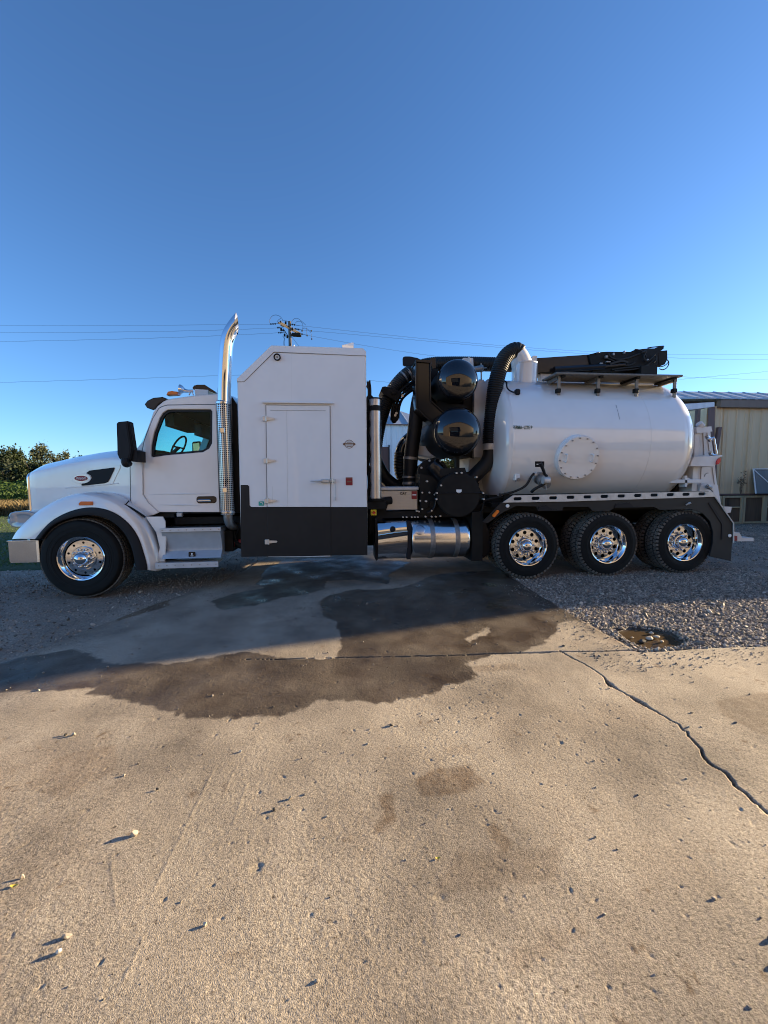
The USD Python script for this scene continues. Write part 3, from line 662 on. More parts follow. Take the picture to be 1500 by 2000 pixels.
obj('hood_vent_surround', hugged(sg.Polygon(HX([(160, 950), (165, 941), (163, 926), (170, 918.5), (235, 908), (236, 912), (220, 946), (208, 948)])), .004), 'white_paint', hood)
vent = sg.Polygon(HX([(170, 924), (176, 919.5), (223, 913.5), (224, 915), (214, 936), (211, 941), (205, 943.5), (161, 948.3), (160.5, 946), (165, 942.5), (176, 940), (181, 934), (178, 928)])).buffer(.006).buffer(-.003)
obj('hood_vent', hugged(vent, .012), 'black_void', hood)
c = H3(159.8, 934.3)
obj('emblem_surround', hugged(sg.Polygon(oval(c[0], c[2], .268, .142)), .014), 'white_paint', hood)
obj('emblem_rim', hugged(sg.Polygon(oval(c[0], c[2], .184, .082)), .017), 'chrome', hood)
obj('emblem', hugged(sg.Polygon(oval(c[0], c[2], .178, .077)), .020), 'maroon', hood)
tm = text('Peterbilt', .032, c[0] - .064, 0, c[2] - .014, .130, False, .002)
v = tm.vertices.copy(); v[:, 0] += (v[:, 2] - c[2]) * .35; v[:, 1] = v[:, 1] - .0205 + YC - hood_hw(v[:, 0]); tm.vertices = v
obj('emblem_lettering', tm, 'sticker_white', hood)
cr = [H3(px, py) for px, py in ((128, 953), (150, 951.5), (170, 950), (200, 947), (232, 944))]
obj('hood_crease', tube(cr, .006, 6), 'white_paint', hood)

# --- front fender with black flare
def skin(curves, n=40): return grid([lin(resample(c, 200), n) for c in curves])
jun = [(47, 1050), (52, 1040), (72, 1015), (108, 985), (149, 966), (192, 960), (230, 965), (258, 981), (288, 1010), (306, 1045), (316, 1080), (320, 1107)]
flo = [(69, 1053), (76, 1044), (96, 1022), (134, 1000), (182, 991), (216, 998), (247, 1018), (271, 1051), (281, 1080), (285.6, 1096), (288, 1113)]
fli = [(80, 1053), (87, 1043), (103, 1027), (139, 1011), (178, 1006), (211, 1014), (240, 1037), (257, 1068), (263, 1092), (266, 1113)]
def c3(px, y): return np.array([S(a, b, y) for a, b in px])
J, O, I = resample(np.array([H3(a, b) + [0, .006, 0] if a < 250 else S(a, b, .215) for a, b in jun]), 60), resample(c3(flo, .035), 60), resample(c3(fli, .03), 60)
mid = []
for t, yy, q in ((.25, .20, .06), (.5, .09, .10), (.75, .045, .08)):
    m_ = J * (1 - t) + O * t; m_[:, 1] = yy; n_ = m_ - np.array([-3.4, 0, .55]); n_[:, 1] = 0; n_ /= np.linalg.norm(n_, axis=1, keepdims=True); mid.append(m_ + n_ * q * .8)
inw = O.copy(); inw[:, 1] = .10
fender = obj('front_fender', grid([J] + mid + [O, inw]), 'white_paint', T, smooth=50)
F2 = (O + I) / 2; F2[:, 1] = .004; O2 = O.copy(); O2[:, 1] = .028; I2 = I.copy(); I2[:, 1] = .02; I3 = I.copy(); I3[:, 1] = .75
obj('fender_flare', grid([O2, F2 * [1, 1, 1] + [0, .006, 0], I2, I3]), 'black_plastic', T, smooth=60)
obj('front_fender', mirror(grid([J] + mid + [O, inw])), 'white_paint', T, smooth=50)
obj('fender_flare', mirror(grid([O2, F2, I2, I3])), 'black_plastic', T, smooth=60)
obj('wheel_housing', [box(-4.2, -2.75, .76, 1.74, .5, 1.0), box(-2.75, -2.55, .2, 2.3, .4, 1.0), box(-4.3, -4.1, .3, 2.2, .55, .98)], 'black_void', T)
plate('side_marker_light', [(159, 982), (163, 979), (184, 979), (185, 981), (185, 986), (159, 986.5)], .075, .055, 'amber', fender, bev=.006)
# rear fender panel and cowl under the door
plate('fender_rear_panel', [(284, 1009), (318, 1009), (323, 1018), (325, 1050), (322, 1104), (300, 1110), (312, 1070), (305, 1040)], .10, .004, 'white_paint', T, bev=.006)
plate('cowl_panel', [(255, 893), (279, 893), (280, 966), (290, 981), (311, 1001), (300, 1006), (284, 1009), (258, 984), (256, 975)], .20, .012, 'white_paint', T, bev=.008)
obj('hood_gap', [tube([S(a, b, .2) for a, b in ((254.3, 893), (254.6, 935), (255.3, 978))], .006, 6), tube([S(a, b, .085) for a, b in ((252, 978), (243, 988), (229, 1001))], .008, 6)], 'seal', T)
obj('fender_gap', tube([S(a, b, .09) for a, b in ((243, 985), (262, 996), (283, 1010))], .016, 6), 'black_void', T)

# --- headlight pod and bumper
hl = [(19.5, 1008), (21, 1002), (28, 999.5), (50, 998), (68, 1001), (80, 1008), (78, 1018), (70, 1025), (54, 1028.5), (28, 1029.5), (21, 1026), (19.5, 1018)]
pod = []
for t, yy, k in ((0, .150, .45), (.1, .135, .88), (.2, .145, .97), (.3, .17, 1), (1, .36, 1.02), (1.2, .55, .95)):
    p_ = resample(np.array(hl + hl[:1], float), 40); cxy = p_.mean(0); p_ = cxy + (p_ - cxy) * k; pod.append([S(a, b, .16) * [1, 0, 1] + [0, yy, 0] for a, b in p_])
pod = np.array(pod); cap = pod[0].mean(0)
headl = obj('headlight', [grid(pod, close_v=False), grid([np.repeat(cap[None], 40, 0), pod[0]])], 'pod_plastic', T, smooth=50)
obj('headlight', mirror(trimesh.util.concatenate([grid(pod), grid([np.repeat(cap[None], 40, 0), pod[0]])])), 'galv', T, smooth=50)
M['lens'] = M['cab_glass']
obj('headlight_lens', lathe([(.001, -.03), (.05, -.022), (.075, 0)], S(27, 1014, .22) - [.02, 0, 0], 'x', 20), 'chrome', headl)
b0, b1 = S(19, 1057, .06), S(78, 1098, .06)
bump_ = [(-4.385, .72), (-4.37, .745), (-4.03, .75), (-4.015, .735), (-4.015, .47), (-4.03, .455), (-4.37, .455), (-4.385, .475)]
bumper = obj('bumper', [ext(bump_, .06, .22), box(-4.405, -4.36, .12, 2.38, .46, .745), ext(bump_, 2.28, 2.44), box(-4.38, -4.1, .07, 2.43, .735, .742), box(-4.36, -4.3, .2, 2.3, .5, .72)], 'bumper_metal', T)
each('bumper_edge', [rbox(-4.05, -4.015, .053, .07, .455, .745, .004), rbox(-4.39, -4.01, .045, .075, .74, .752, .003)], 'bright_aluminium', bumper)

# --- cab: side walls with window openings, roof, door, glass, interior
CY = .22
cab_px = [(280, 1001), (256, 975), (256, 892), (263, 879), (279, 861), (299, 804), (307, 793), (318, 784), (327, 779.5), (357, 775), (385, 771.5), (422, 769), (448, 773), (462, 789), (470, 1000)]
win_px = [(295.8, 891), (296.7, 870), (302, 845), (313, 817), (319, 807), (328, 801), (340, 800), (412, 800), (415, 804), (414.5, 866), (409, 876), (397, 883), (326, 889), (299, 893)]
cab = sg.Polygon(XZ(cab_px, CY)); win = sg.Polygon(XZ(win_px, CY)).buffer(.012).buffer(-.012)
side = extb(cab.difference(win), CY, CY + .06, .02)
cabp = obj('cab', [side], 'white_paint', T, smooth=40)
obj('cab_far_side', mirror(ext(cab.difference(win), CY, CY + .06)), 'white_paint', cabp)
glass_p = win.buffer(-.028)
for f_, nm in ((lambda m: m, ''), (mirror, '')):
    wf = obj('window_frame', f_(ext(win.buffer(-.001).difference(glass_p), CY + .004, CY + .05)), 'seal', cabp)
    obj('window_glass', f_(ext(glass_p, CY + .022, CY + .027)), 'cab_glass', cabp, smooth=False)
roofline = [S(a, b, CY) for a, b in ((299, 804), (307, 793), (318, 784), (327, 779.5), (357, 775), (385, 771.5), (422, 769), (448, 773), (462, 789), (466, 880), (470, 1000))]
ys_ = [.235, .30, .42, .7, 1.25]; crown = [-.01, .018, .035, .06, .075]
rs = []
for p in roofline:
    row = [(p[0], y_, p[2] + c_ * (1 if p[2] > 2.5 else 0)) for y_, c_ in zip(ys_, crown)]
    rs.append(row + [(a, 2 * YC - y_, z_) for a, y_, z_ in row[::-1][1:]])
obj('roof', grid(rs), 'white_paint', cabp, smooth=50)
obj('headliner', [box(-2.40, -1.5, .27, 2.23, 2.50, 2.56)], 'interior', cabp)
wA, wB = S(259, 888, CY), S(300, 806, CY)
ws = grid([[(wA[0] - .10 * math.sin(math.pi * (y_ - .3) / 1.9), y_, wA[2]) for y_ in np.linspace(.27, 2.23, 9)], [(wB[0] - .06 * math.sin(math.pi * (y_ - .3) / 1.9), y_, wB[2]) for y_ in np.linspace(.27, 2.23, 9)]])
obj('windshield', ws, 'windscreen_glass', cabp, smooth=True)
obj('cowl_top', [box(-3.06, -2.80, .30, 2.2, 1.80, 1.84)], 'black_plastic', cabp)
inter = obj('dashboard', [box(-2.86, -2.5, .3, 2.2, 1.35, 1.78), rbox(-2.60, -2.42, .48, .98, 1.74, 1.86, .04), box(-2.85, -1.5, .3, 2.2, 1.0, 1.12), box(-2.85, -2.8, .28, 2.22, 1.1, 1.8), box(-1.56, -1.50, .28, 2.22, 1.1, 2.0)], 'interior', cabp)
stw = trimesh.creation.torus(.185, .014, 24, 8); stw.apply_transform(trimesh.transformations.rotation_matrix(math.radians(-62), [0, 1, 0])); swp = S(349, 874, .72); stw.apply_translation(swp)
obj('steering_wheel', [stw, cyl(swp, swp + [-.24, 0, -.22], .025), cyl(swp - [0, .2, 0], swp + [0, .2, 0], .012)], 'interior', cabp)
for y_ in (.72, 1.78): obj('seat', [rbox(-2.05, -1.56, y_ - .24, y_ + .24, 1.40, 1.55, .05), rbox(-1.74, -1.60, y_ - .24, y_ + .24, 1.5, 2.02, .06)], 'interior_grey', cabp)
each('sun_visor', [box(-2.48, -2.36, .35, 1.1, 2.28, 2.48), box(-2.48, -2.36, 1.4, 2.15, 2.28, 2.48)], 'interior', cabp)
door_px = [(279.5, 901), (278.5, 881), (283, 859), (299.5, 817), (311, 798), (318, 794), (328, 791.5), (423, 790), (430, 1000.5), (311, 1000.5), (290, 981), (281, 966)]
door = sg.Polygon(XZ(door_px, CY)).buffer(.01).buffer(-.01)
dr = obj('door', extb(door.difference(win.buffer(.001)), CY - .014, CY - .001, .008), 'white_paint', T, smooth=40)
dl = list(door.exterior.coords); obj('door_seal', tube([(a, CY - .006, b) for a, b in dl], .0065, 6, curve=False, caps=False), 'seal', dr)
for a, b, hh in (((288, 965.5), (418, 964.5), .010), ((312, 986), (395, 987), .012)):
    p0, p1 = S(*a, CY - .012), S(*b, CY - .012); obj('door_crease', tube([p0, (p0 + p1) / 2, p1], [.002, hh, .002], 8, 12), 'white_paint', dr, smooth=50)
c = S(403.5, 976, CY - .014)
obj('door_handle_recess', extb(rrect(c[0] - .135, c[0] + .135, c[2] - .05, c[2] + .05, .04), c[1] - .004, c[1] + .01, .003), 'black_paint', dr)
obj('door_handle', rbox(c[0] - .115, c[0] + .065, c[1] - .03, c[1] - .006, c[2] - .028, c[2] + .004, .012), 'chrome', dr)
# visor, roof fittings
plate('roof_visor', [(283.5, 790), (289, 783), (300, 777.5), (318, 775.5), (325, 778), (326, 782), (312, 789), (304, 799), (299, 801), (288, 797)], .25, .02, 'black_paint', T, bev=.01)
vis = sg.Polygon(XZ([(283.5, 790), (289, 783), (300, 777.5), (318, 775.5), (325, 778), (312, 786), (300, 795)], .25)); obj('visor_shade', ext(vis, .26, 2.24), 'black_paint', T)
plate('roof_marker_light', [(330, 774), (333, 767.5), (340, 766), (351, 767.5), (352, 773)], .55, .09, 'amber', T, bev=.01)
hp = lambda a, b: S(a, b, .6)
obj('air_horn', [tube([hp(352, 761), hp(355, 761.5), hp(360, 763), hp(368, 764), hp(378, 763.5)], [.075, .06, .032, .022, .02], 14), cyl(hp(369, 772), hp(373, 764), .008), cyl(hp(378, 772), hp(374, 764), .008), cyl(hp(352, 758), hp(353, 770), .01)], 'chrome_worn', T)
a0, a1 = S(376, 758, .45), S(420, 767, .45)
obj('roof_light_bar', [ext(XZ([(376, 757.5), (379, 753), (385, 751.5), (400, 751.5), (421, 765), (421, 769), (405, 762), (378, 761)], .42), .42, .9)], 'black_paint', T)
obj('light_bar_bracket', [ext(XZ([(381, 760), (407, 762), (407, 777), (404, 779), (403, 773), (387, 771.5), (385, 778), (382, 776)], .40), .385, .40)], 'white_part', T)
# mirror
def mir(f_, lab=None):
    mpx = [(226, 827), (229, 823.5), (247, 821.5), (250.5, 824), (258.5, 878), (254.5, 898), (250, 900), (235, 899), (231, 895), (227.5, 886)]
    mm = obj('side_mirror', f_(extb(XZ(mpx, -.06), -.06, .06, .03)), 'black_plastic', T, smooth=60)
    obj('mirror_arm', f_(trimesh.util.concatenate([ext(XZ([(256, 887), (262, 877), (278, 882), (278.5, 903), (262, 902), (252, 899)], .12), -.02, .24), tube([S(244, 897, -.05), S(246, 906, -.05), S(252, 904, .0)], .045, 10)])), 'black_plastic', mm)
    gl = XZ([(228.5, 829), (247, 826.5), (254, 876), (250, 893), (235, 894)], -.06)
    obj('mirror_glass', f_(ext([(a, b) for a, b in gl], .061, .066)), 'chrome', mm)
mir(lambda m: m); mir(mirror)

# --- exhaust stack
SX, SY = -1.585, .125
obj('exhaust_heat_shield', [lathe([(.088, 1.04), (.092, 1.05), (.092, 2.57), (.088, 2.585)], (SX - .03, SY, 0), 'z', 40)], 'perforated', T)
each('shield_clamp', [lathe([(.094, z_), (.099, z_ + .006), (.099, z_ + .03), (.094, z_ + .036)], (SX - .03, SY, 0), 'z', 32) for z_ in (1.06, 2.54)] + [rbox(SX - .06, SX, SY - .108, SY - .088, z_, z_ + .07, .006) for z_ in (1.35, 2.15)], 'chrome_worn', T)
sp = [S(438, 786, SY), S(439, 740, SY), S(441, 697, SY), S(442.5, 675, SY), S(447, 655, SY), S(455.5, 640, SY), S(468, 624, SY), S(476, 615, SY)]
endx = S(462.5, 640, SY)[0]
stk = [tube(sp, r_, 40, 70, caps=False) for r_ in (.0865, .082)]
stk = [m_.slice_plane([endx, 0, 0], [-1, 0, 0]) for m_ in stk]; stk[1].invert()
obj('exhaust_stack', stk, 'chrome', T, smooth=60)
obj('exhaust_pipe', [tube([(SX - .03, SY, 1.06), (SX - .03, SY + .02, .95), (SX - .02, SY + .25, .85), (SX, .8, .85)], .06, 14)], 'steel_grey', T)
obj('cab_extender', [ext(XZ([(453, 775), (462, 789), (469, 1000), (455, 1000)], .19), .19, .22)], 'dark_metal', T)

# --- step box under the door
stp = obj('step_box', [extx([(.075, .835), (.14, .60), (.14, .55), (.045, .455), (.6, .455), (.6, .835)], -2.485, -1.715)], 'step_metal', T)
obj('step_tread', [rbox(-2.49, -1.70, .055, .62, .838, .872, .004)], 'checker_plate', stp, smooth=False)
obj('step_tread', [rbox(-2.52, -1.72, -.05, .16, .398, .42, .004)], 'checker_plate', stp, smooth=False)
obj('step_lip', [rbox(-2.492, -1.698, .046, .054, .822, .876, .002)], 'step_metal', stp)
obj('step_lip', [rbox(-2.525, -1.715, -.060, -.051, .345, .42, .002)], 'step_metal', stp)
each('step_rivet', bolts([(-2.46 + .105 * k, .848) for k in range(8)], .007, .040, .05) , 'steel_grey', stp)
each('step_rivet', bolts([(-2.48 + .105 * k, .385) for k in range(8)], .007, -.065, -.05), 'steel_grey', stp)
c = S(374.5, 1083, .055)
obj('step_latch', ext(rrect(c[0] - .045, c[0] + .045, c[2] - .035, c[2] + .035, .012), .062, .07), 'black_paint', stp)
each('step_latch_mark', [ext(oval(c[0], c[2] + .008, .022, .026), .058, .063), ext(rrect(c[0] - .018, c[0] + .018, c[2] - .024, c[2] - .016, .003), .058, .063)], 'sticker_white', stp)
obj('step_frame', [box(-2.5, -1.6, .25, .75, .50, .80)], 'dark_metal', T)
obj('under_cab_fitting', [lathe([(.03, .16), (.03, .20)], (*S(352, 1005, .2)[[0]], 0, S(352, 1005, .2)[2]), 'y', 12), rbox(*(S(352, 1005, .2)[0] + np.array([-.035, .035])), .16, .22, *(S(352, 1005, .2)[2] + np.array([-.03, .03])), .008)], 'galv', T)

# --- chassis, axles, dark underbody
obj('frame_rail', [box(-4.3, 5.95, .83, .91, .72, 1.0)], 'dark_metal', T); obj('frame_rail', [box(-4.3, 5.95, 1.59, 1.67, .72, 1.0)], 'dark_metal', T)
obj('axle', [cyl((-3.505, .3, .48), (-3.505, 2.2, .48), .06)] + [box(-3.7, -3.3, .6, 1.9, .55, .95)], 'dark_metal', T)
for x in (2.73, 4.015, 5.30): obj('axle', [cyl((x, .5, .49), (x, 2.0, .49), .085), lathe([(.001, -.22), (.14, -.18), (.2, 0), (.14, .18), (.001, .22)], (x, YC, .49), 'x', 18), box(x - .45, x + .45, .68, .80, .55, .68), cyl((x, .62, .62), (x, .62, .9), .09)], 'dark_metal', T)
obj('underbody', [box(-2.9, -1.5, .55, 1.95, .55, 1.06), box(.36, 2.05, .75, 1.75, .45, .98), box(2.1, 5.9, .70, 1.8, .95, 1.16), box(-2.4, -1.5, .30, .55, .9, 1.05), cyl((-1.5, YC, .6), (4, YC, .6), .06)], 'dark_metal', T)
each('air_brake_chamber', [lathe([(.001, -.08), (.07, -.075), (.08, 0), (.07, .075), (.001, .08)], (x, .55, .62), 'x', 14) for x in (-1.62, -1.50)] + [cyl((-1.62, .35, .62), (-1.5, .35, .56), .05), box(-1.66, -1.45, .4, .7, .6, .9)], 'dark_metal', T)
each('glad_hand', [rbox(-1.64, -1.58, .30, .36, .56, .64, .015), rbox(-1.55, -1.49, .32, .38, .57, .66, .015)], 'maroon', T)
each('air_line', [tube([(-1.66, .4, 1.0), (-1.6, .33, .8), (-1.55, .36, .6), (-1.48, .42, .7), (-1.46, .45, 1.05)], .012, 6), tube([(-1.5, .4, 1.1), (-1.52, .3, .85), (-1.6, .35, .7)], .010, 6)], 'black_hose', T)

# --- equipment box
bx = XZ([(463, 740), (530, 675), (709, 680.5), (715, 687), (718, 1084), (471, 1088)], 0)
body = sg.Polygon(bx)
black_px = [(470, 947), (484, 947), (487, 950), (488, 987), (491, 990), (719, 990), (719, 1090), (470, 1093)]
dark = sg.Polygon(XZ(black_px, 0)).intersection(body)
eq = obj('equipment_box', extb(body, 0, 2.5, .012), 'white_box', T, smooth=30)
obj('black_lower_skirt', ext(dark.buffer(-.002), -.004, .3), 'black_satin', eq)
trim = body.difference(sg.Polygon(XZ([(476, 1100), (466, 746), (477, 745), (535, 687.5), (714.5, 695), (730, 1100)], 0)))
trim = trim.intersection(sg.Polygon(XZ([(455, 745.5), (455, 640), (740, 640), (740, 696), (535, 700), (490, 745.5)], 0)))
obj('roof_trim', ext(trim, -.006, .02), 'white_box', eq)
def seam(name, pts, y, r=.0028, m_='seal', parent=eq): obj(name, tube([S(a, b, y) for a, b in pts], r, 5, curve=False), m_, parent)
seam('trim_seam', [(463, 746), (477, 745), (535, 688), (714, 695)], -.003)
seam('panel_seam', [(570, 692), (570, 782)], .002, .0022); seam('panel_seam', [(526, 700), (527, 782)], .003, .0022, 'white_box'); seam('panel_seam', [(606, 697), (607, 782)], .003, .0022, 'white_box'); seam('panel_seam', [(672, 697), (674, 988)], .003, .0022, 'white_box')
dpx = [(519.5, 791), (644.5, 793), (646, 1086.5), (523, 1088)]
dpl = sg.Polygon(XZ(dpx, 0))
bd = obj('equipment_door', ext(dpl.difference(dark), -.007, .01), 'white_box', eq)
obj('door_lower_panel', ext(dpl.intersection(dark).buffer(-.001), -.009, .0), 'black_satin', bd)
obj('door_gap', tube([S(a, b, -.004) for a, b in dpx + dpx[:1]], .0048, 5, curve=False), 'seal', bd)
seam('door_panel_seam', [(528, 801), (636, 802.5)], -.008, .0022, 'seal', bd); seam('door_panel_seam', [(560, 803), (562, 988)], -.0065, .002, 'brushed_grey', bd); seam('door_panel_seam', [(532, 950), (532, 985)], -.0065, .0018, 'brushed_grey', bd)
g0, g1 = S(512, 784, 0), S(651, 788, 0)
obj('drip_rail', rbox(g0[0], g1[0], -.035, .0, g1[2] - .009, g1[2] + .009, .004), 'white_box', eq)
for px, py in ((525, 818), (527, 900), (529, 978), (530, 1058)):
    p = S(px, py, -.007)
    obj('hinge', [rbox(p[0] - .085, p[0] - .040, -.026, -.008, p[2] - .034, p[2] + .034, .005), cyl((p[0] - .035, -.022, p[2] - .036), (p[0] - .035, -.022, p[2] + .036), .010, 10),
                  ext([(p[0] - .03, p[2] - .020), (p[0] + .07, p[2] - .013), (p[0] + .08, p[2] - .004), (p[0] + .08, p[2] + .004), (p[0] + .07, p[2] + .013), (p[0] - .03, p[2] + .020)], -.022, -.008)]
                 + [cyl((p[0] + d_, -.027, p[2]), (p[0] + d_, -.02, p[2]), .006, 8) for d_ in (.0, .045)], 'hinge_steel', eq)
p = S(634, 940, -.007)
lt = obj('latch', [rbox(p[0] - .055, p[0] + .065, -.045, -.008, p[2] - .022, p[2] + .03, .01), tube([(p[0] - .19, -.05, p[2] + .002), (p[0] - .12, -.055, p[2] + .002), (p[0] - .03, -.045, p[2] + .004)], [.006, .012, .012], 8), rbox(p[0] + .075, p[0] + .135, -.035, .0, p[2] - .025, p[2] + .035, .012), cyl((p[0] + .11, -.05, p[2] - .03), (p[0] + .11, -.05, p[2] + .04), .009, 8)], 'hinge_steel', eq)
obj('latch_chain', [tube([(p[0] + .145, -.012, p[2] + .03), (p[0] + .148, -.012, p[2] - .1), (p[0] + .143, -.012, p[2] - .26)], .0035, 5), rbox(p[0] + .136, p[0] + .15, -.018, -.006, p[2] - .27, p[2] - .22, .003)], 'brushed_grey', lt)
c = S(541.5, 698, 0)
obj('round_vent', lathe([(.046, .0), (.046, -.022), (.040, -.028), (.034, -.022), (.030, -.008)], (c[0], 0, c[2]), 'y', 28), 'black_plastic', eq)
obj('round_vent_face', [lathe([(.0001, -.012), (.03, -.010)], (c[0], 0, c[2]), 'y', 20)], 'sticker_white', eq); obj('round_vent_pin', rbox(c[0] - .005, c[0] + .005, -.02, -.01, c[2] - .012, c[2] + .012, .002), 'black_plastic', eq)
c = S(682, 867.5, 0)
obj('maker_badge', [ext(oval(c[0], c[2], .175, .055).__class__(oval(c[0], c[2], .175, .055)), -.003, 0), ext(oval(c[0], c[2], .125, .118), -.0035, 0)], 'sticker_brown', eq)
obj('maker_badge_centre', [ext(oval(c[0], c[2], .11, .10), -.0045, 0)], 'sticker_white', eq)
each('badge_line', [ext(rrect(c[0] - w_ / 2, c[0] + w_ / 2, c[2] + z_ - .006, c[2] + z_ + .006, .002), -.0055, 0) for w_, z_ in ((.07, .028), (.15, .010), (.15, -.010), (.07, -.03))], 'sticker_brown', eq)
c = S(682, 940, 0)
ws_ = obj('warning_sticker', [ext(rrect(c[0] - .047, c[0] + .047, c[2] - .055, c[2] + .055, .004), -.004, 0)], 'maroon', eq)
each('sticker_band', [ext(rrect(c[0] - .042, c[0] + .042, c[2] + .04, c[2] + .051, .002), -.006, 0), ext(rrect(c[0] - .03, c[0] + .03, c[2] - .012, c[2] + .004, .002), -.006, 0)], 'sticker_brown', ws_)
c = S(510.5, 983.5, 0)
obj('green_sticker', [ext(rrect(c[0] - .036, c[0] + .036, c[2] - .03, c[2] + .03, .006), -.003, 0)], 'sticker_green', eq); obj('green_sticker_mark', [tube([(c[0] - .015, -.004, c[2] + .015), (c[0] + .012, -.004, c[2] + .012), (c[0] + .02, -.004, c[2] - .015)], .005, 6)], 'sticker_white', eq)
obj('lift_bracket', [ext(XZ([(668, 678.5), (690, 673), (690.5, 680)], .6), .5, .6), cyl(S(574, 676.5, .02), S(574, 674, .02), .01)], 'white_box', eq)

# --- aluminium pipe and fittings behind the box
pz = S(734, 780, .3)
PX, PY_ = S(733.5, 870, .28)[0], .28
obj('silencer_pipe', [lathe([(.0845, 1.235), (.0845, 2.50)], (PX, PY_, 0), 'z', 28), lathe([(.0845, 2.57), (.0855, 2.66), (.081, 2.675), (.07, 2.677), (.001, 2.677)], (PX, PY_, 0), 'z', 28)], 'aluminium', T)
obj('pipe_clamp', [lathe([(.088, 2.50), (.094, 2.505), (.094, 2.57), (.088, 2.575)], (PX, PY_, 0), 'z', 28), box(PX - .19, PX - .05, PY_, PY_ + .06, 2.5, 2.57), lathe([(.098, 2.672), (.098, 2.684), (.001, 2.69)], (PX, PY_, 0), 'z', 28)], 'black_plastic', T)
obj('pipe_foot', [lathe([(.12, 1.19), (.125, 1.20), (.125, 1.225), (.09, 1.235)], (PX, PY_, 0), 'z', 28), cyl((PX + .05, PY_, 1.18), (PX + .23, PY_ + .05, 1.20), .06), box(PX - .22, PX + .14, PY_ - .1, PY_ + .3, 1.08, 1.19), ext(XZ([(722, 992), (758, 985), (750, 1010), (732, 1030), (722, 1045)], .3), .3, .5)], 'dark_metal', T)
each('hydraulic_line', [tube([S(719 + d_ + 2 * math.sin(k), 745 + 14 * k, .35) for k in range(20)], .012, 6) for d_ in (0, 3, -1.5)] + [tube([S(720, 790 + 30 * k, .3), S(724, 797 + 30 * k, .25), S(720, 806 + 30 * k, .3)], .018, 6) for k in range(7)], 'black_hose', T)
obj('valve_block', [rbox(*(S(720, 0, .35)[0] + np.array([-.05, .05])), .3, .4, S(0, 852, .35)[2], S(0, 838, .35)[2], .01), ext(XZ([(716, 752), (722, 742), (724, 744), (718, 756)], .5), .5, .6), ext(XZ([(716, 775), (722, 768), (730, 776), (730, 782), (716, 785)], .5), .5, .7)], 'dark_metal', T)
c = S(729, 1000, .28)
es = obj('emergency_stop', [rbox(c[0] - .042, c[0] + .042, .18, .28, c[2] - .042, c[2] + .042, .006)], 'yellow', T)
obj('emergency_stop_button', [lathe([(.001, .135), (.018, .136), (.022, .145), (.022, .16), (.012, .165), (.012, .18)], (c[0], 0, c[2]), 'y', 18)], 'red', es)
obj('hanging_flap', [ext(XZ([(727, 1020), (738, 1018), (742, 1088), (735, 1096), (730, 1060)], .4), .4, .43)], 'black_plastic', T)

# --- tool box, chrome battery box, fuel tank
tb0, tb1 = S(745, 997, .3), S(815, 952, .3)
tbx = obj('tool_box', [rbox(.53, 1.10, .32, .85, 1.05, 1.345, .008)], 'checker_plate', T, smooth=False)
obj('tool_box_lid', rbox(.52, 1.115, .30, .86, 1.348, 1.40, .01), 'brushed_grey', tbx)
c = S(809, 967, .32); obj('tool_box_sticker', [ext(rrect(c[0] - .04, c[0] + .04, c[2] - .06, c[2] + .06, .004), .314, .32)], 'maroon', tbx); obj('tool_box_sticker_band', [ext(rrect(c[0] - .03, c[0] + .03, c[2] - .002, c[2] + .012, .002), .312, .316)], 'sticker_white', tbx)
obj('tool_box_lettering', text('CAT', .034, S(781, 966, .32)[0], .316, S(781, 966, .32)[2], .10), 'black_plastic', tbx)
bb = obj('battery_box', [extx([(.165, .36), (.115, .44), (.085, .58), (.09, .74), (.13, .86), (.20, .905), (.6, .905), (.6, .335), (.22, .335)], .475, .905)], 'chrome', T, smooth=40)
c = S(767, 1033, .1)
obj('battery_box_knob', [lathe([(.001, .035), (.03, .036), (.036, .045), (.036, .075), (.04, .08), (.04, .1)], (c[0], 0, c[2]), 'y', 20)], 'black_plastic', bb)
obj('battery_box_bracket', [box(.90, .955, .1, .6, .34, .90), box(.44, .475, .2, .6, .33, .95)], 'black_plastic', bb)
FY, FZ, FR = .39, .605, .298
ft = obj('fuel_tank', lathe([(.001, .955), (.24, .957), (.275, .968), (.292, .99), (FR, 1.03), (FR, 1.80), (.29, 1.845), (.27, 1.862), (.001, 1.872)], (0, FY, FZ), 'x', 64), 'bright_aluminium', T, smooth=40)
for x in (1.29, 1.665): obj('tank_strap', [lathe([(FR + .001, x - .036), (FR + .007, x - .033), (FR + .007, x + .033), (FR + .001, x + .036)], (0, FY, FZ), 'x', 64), box(x - .06, x + .06, FY, FY + .3, .3, .34)], 'steel_grey', ft)
tl = lambda a, n_: lathe([(.075, 0), (.075, .014), (.06, .02), (.05, .026), (.001, .028)], (0, 0, 0), 'z', 24)
capm = tl(0, 0); capm.apply_transform(trimesh.transformations.rotation_matrix(math.radians(58), [1, 0, 0])); capm.apply_translation([1.10, FY - FR * math.sin(math.radians(58)), FZ + FR * math.cos(math.radians(58))])
obj('filler_cap', capm, 'aluminium', ft)
obj('tank_bracket', [box(.92, 2.0, .55, .8, .55, 1.0), box(1.88, 2.05, .12, .6, .28, 1.02)], 'dark_metal', T)
each('valve_knob', bolts([S(a, b, .3)[[0, 2]] for a, b in ((787, 1010), (794, 1010), (804, 1010), (810, 1010), (816, 1010), (831, 1009), (843, 1009), (851, 1009), (860, 1008), (814, 998), (818, 999))], .013, .28, .34), 'hinge_steel', T)
obj('valve_manifold', [box(.42, 2.1, .33, .6, .93, 1.03), box(1.1, 2.1, .45, .9, 1.0, 1.45)], 'dark_metal', T)

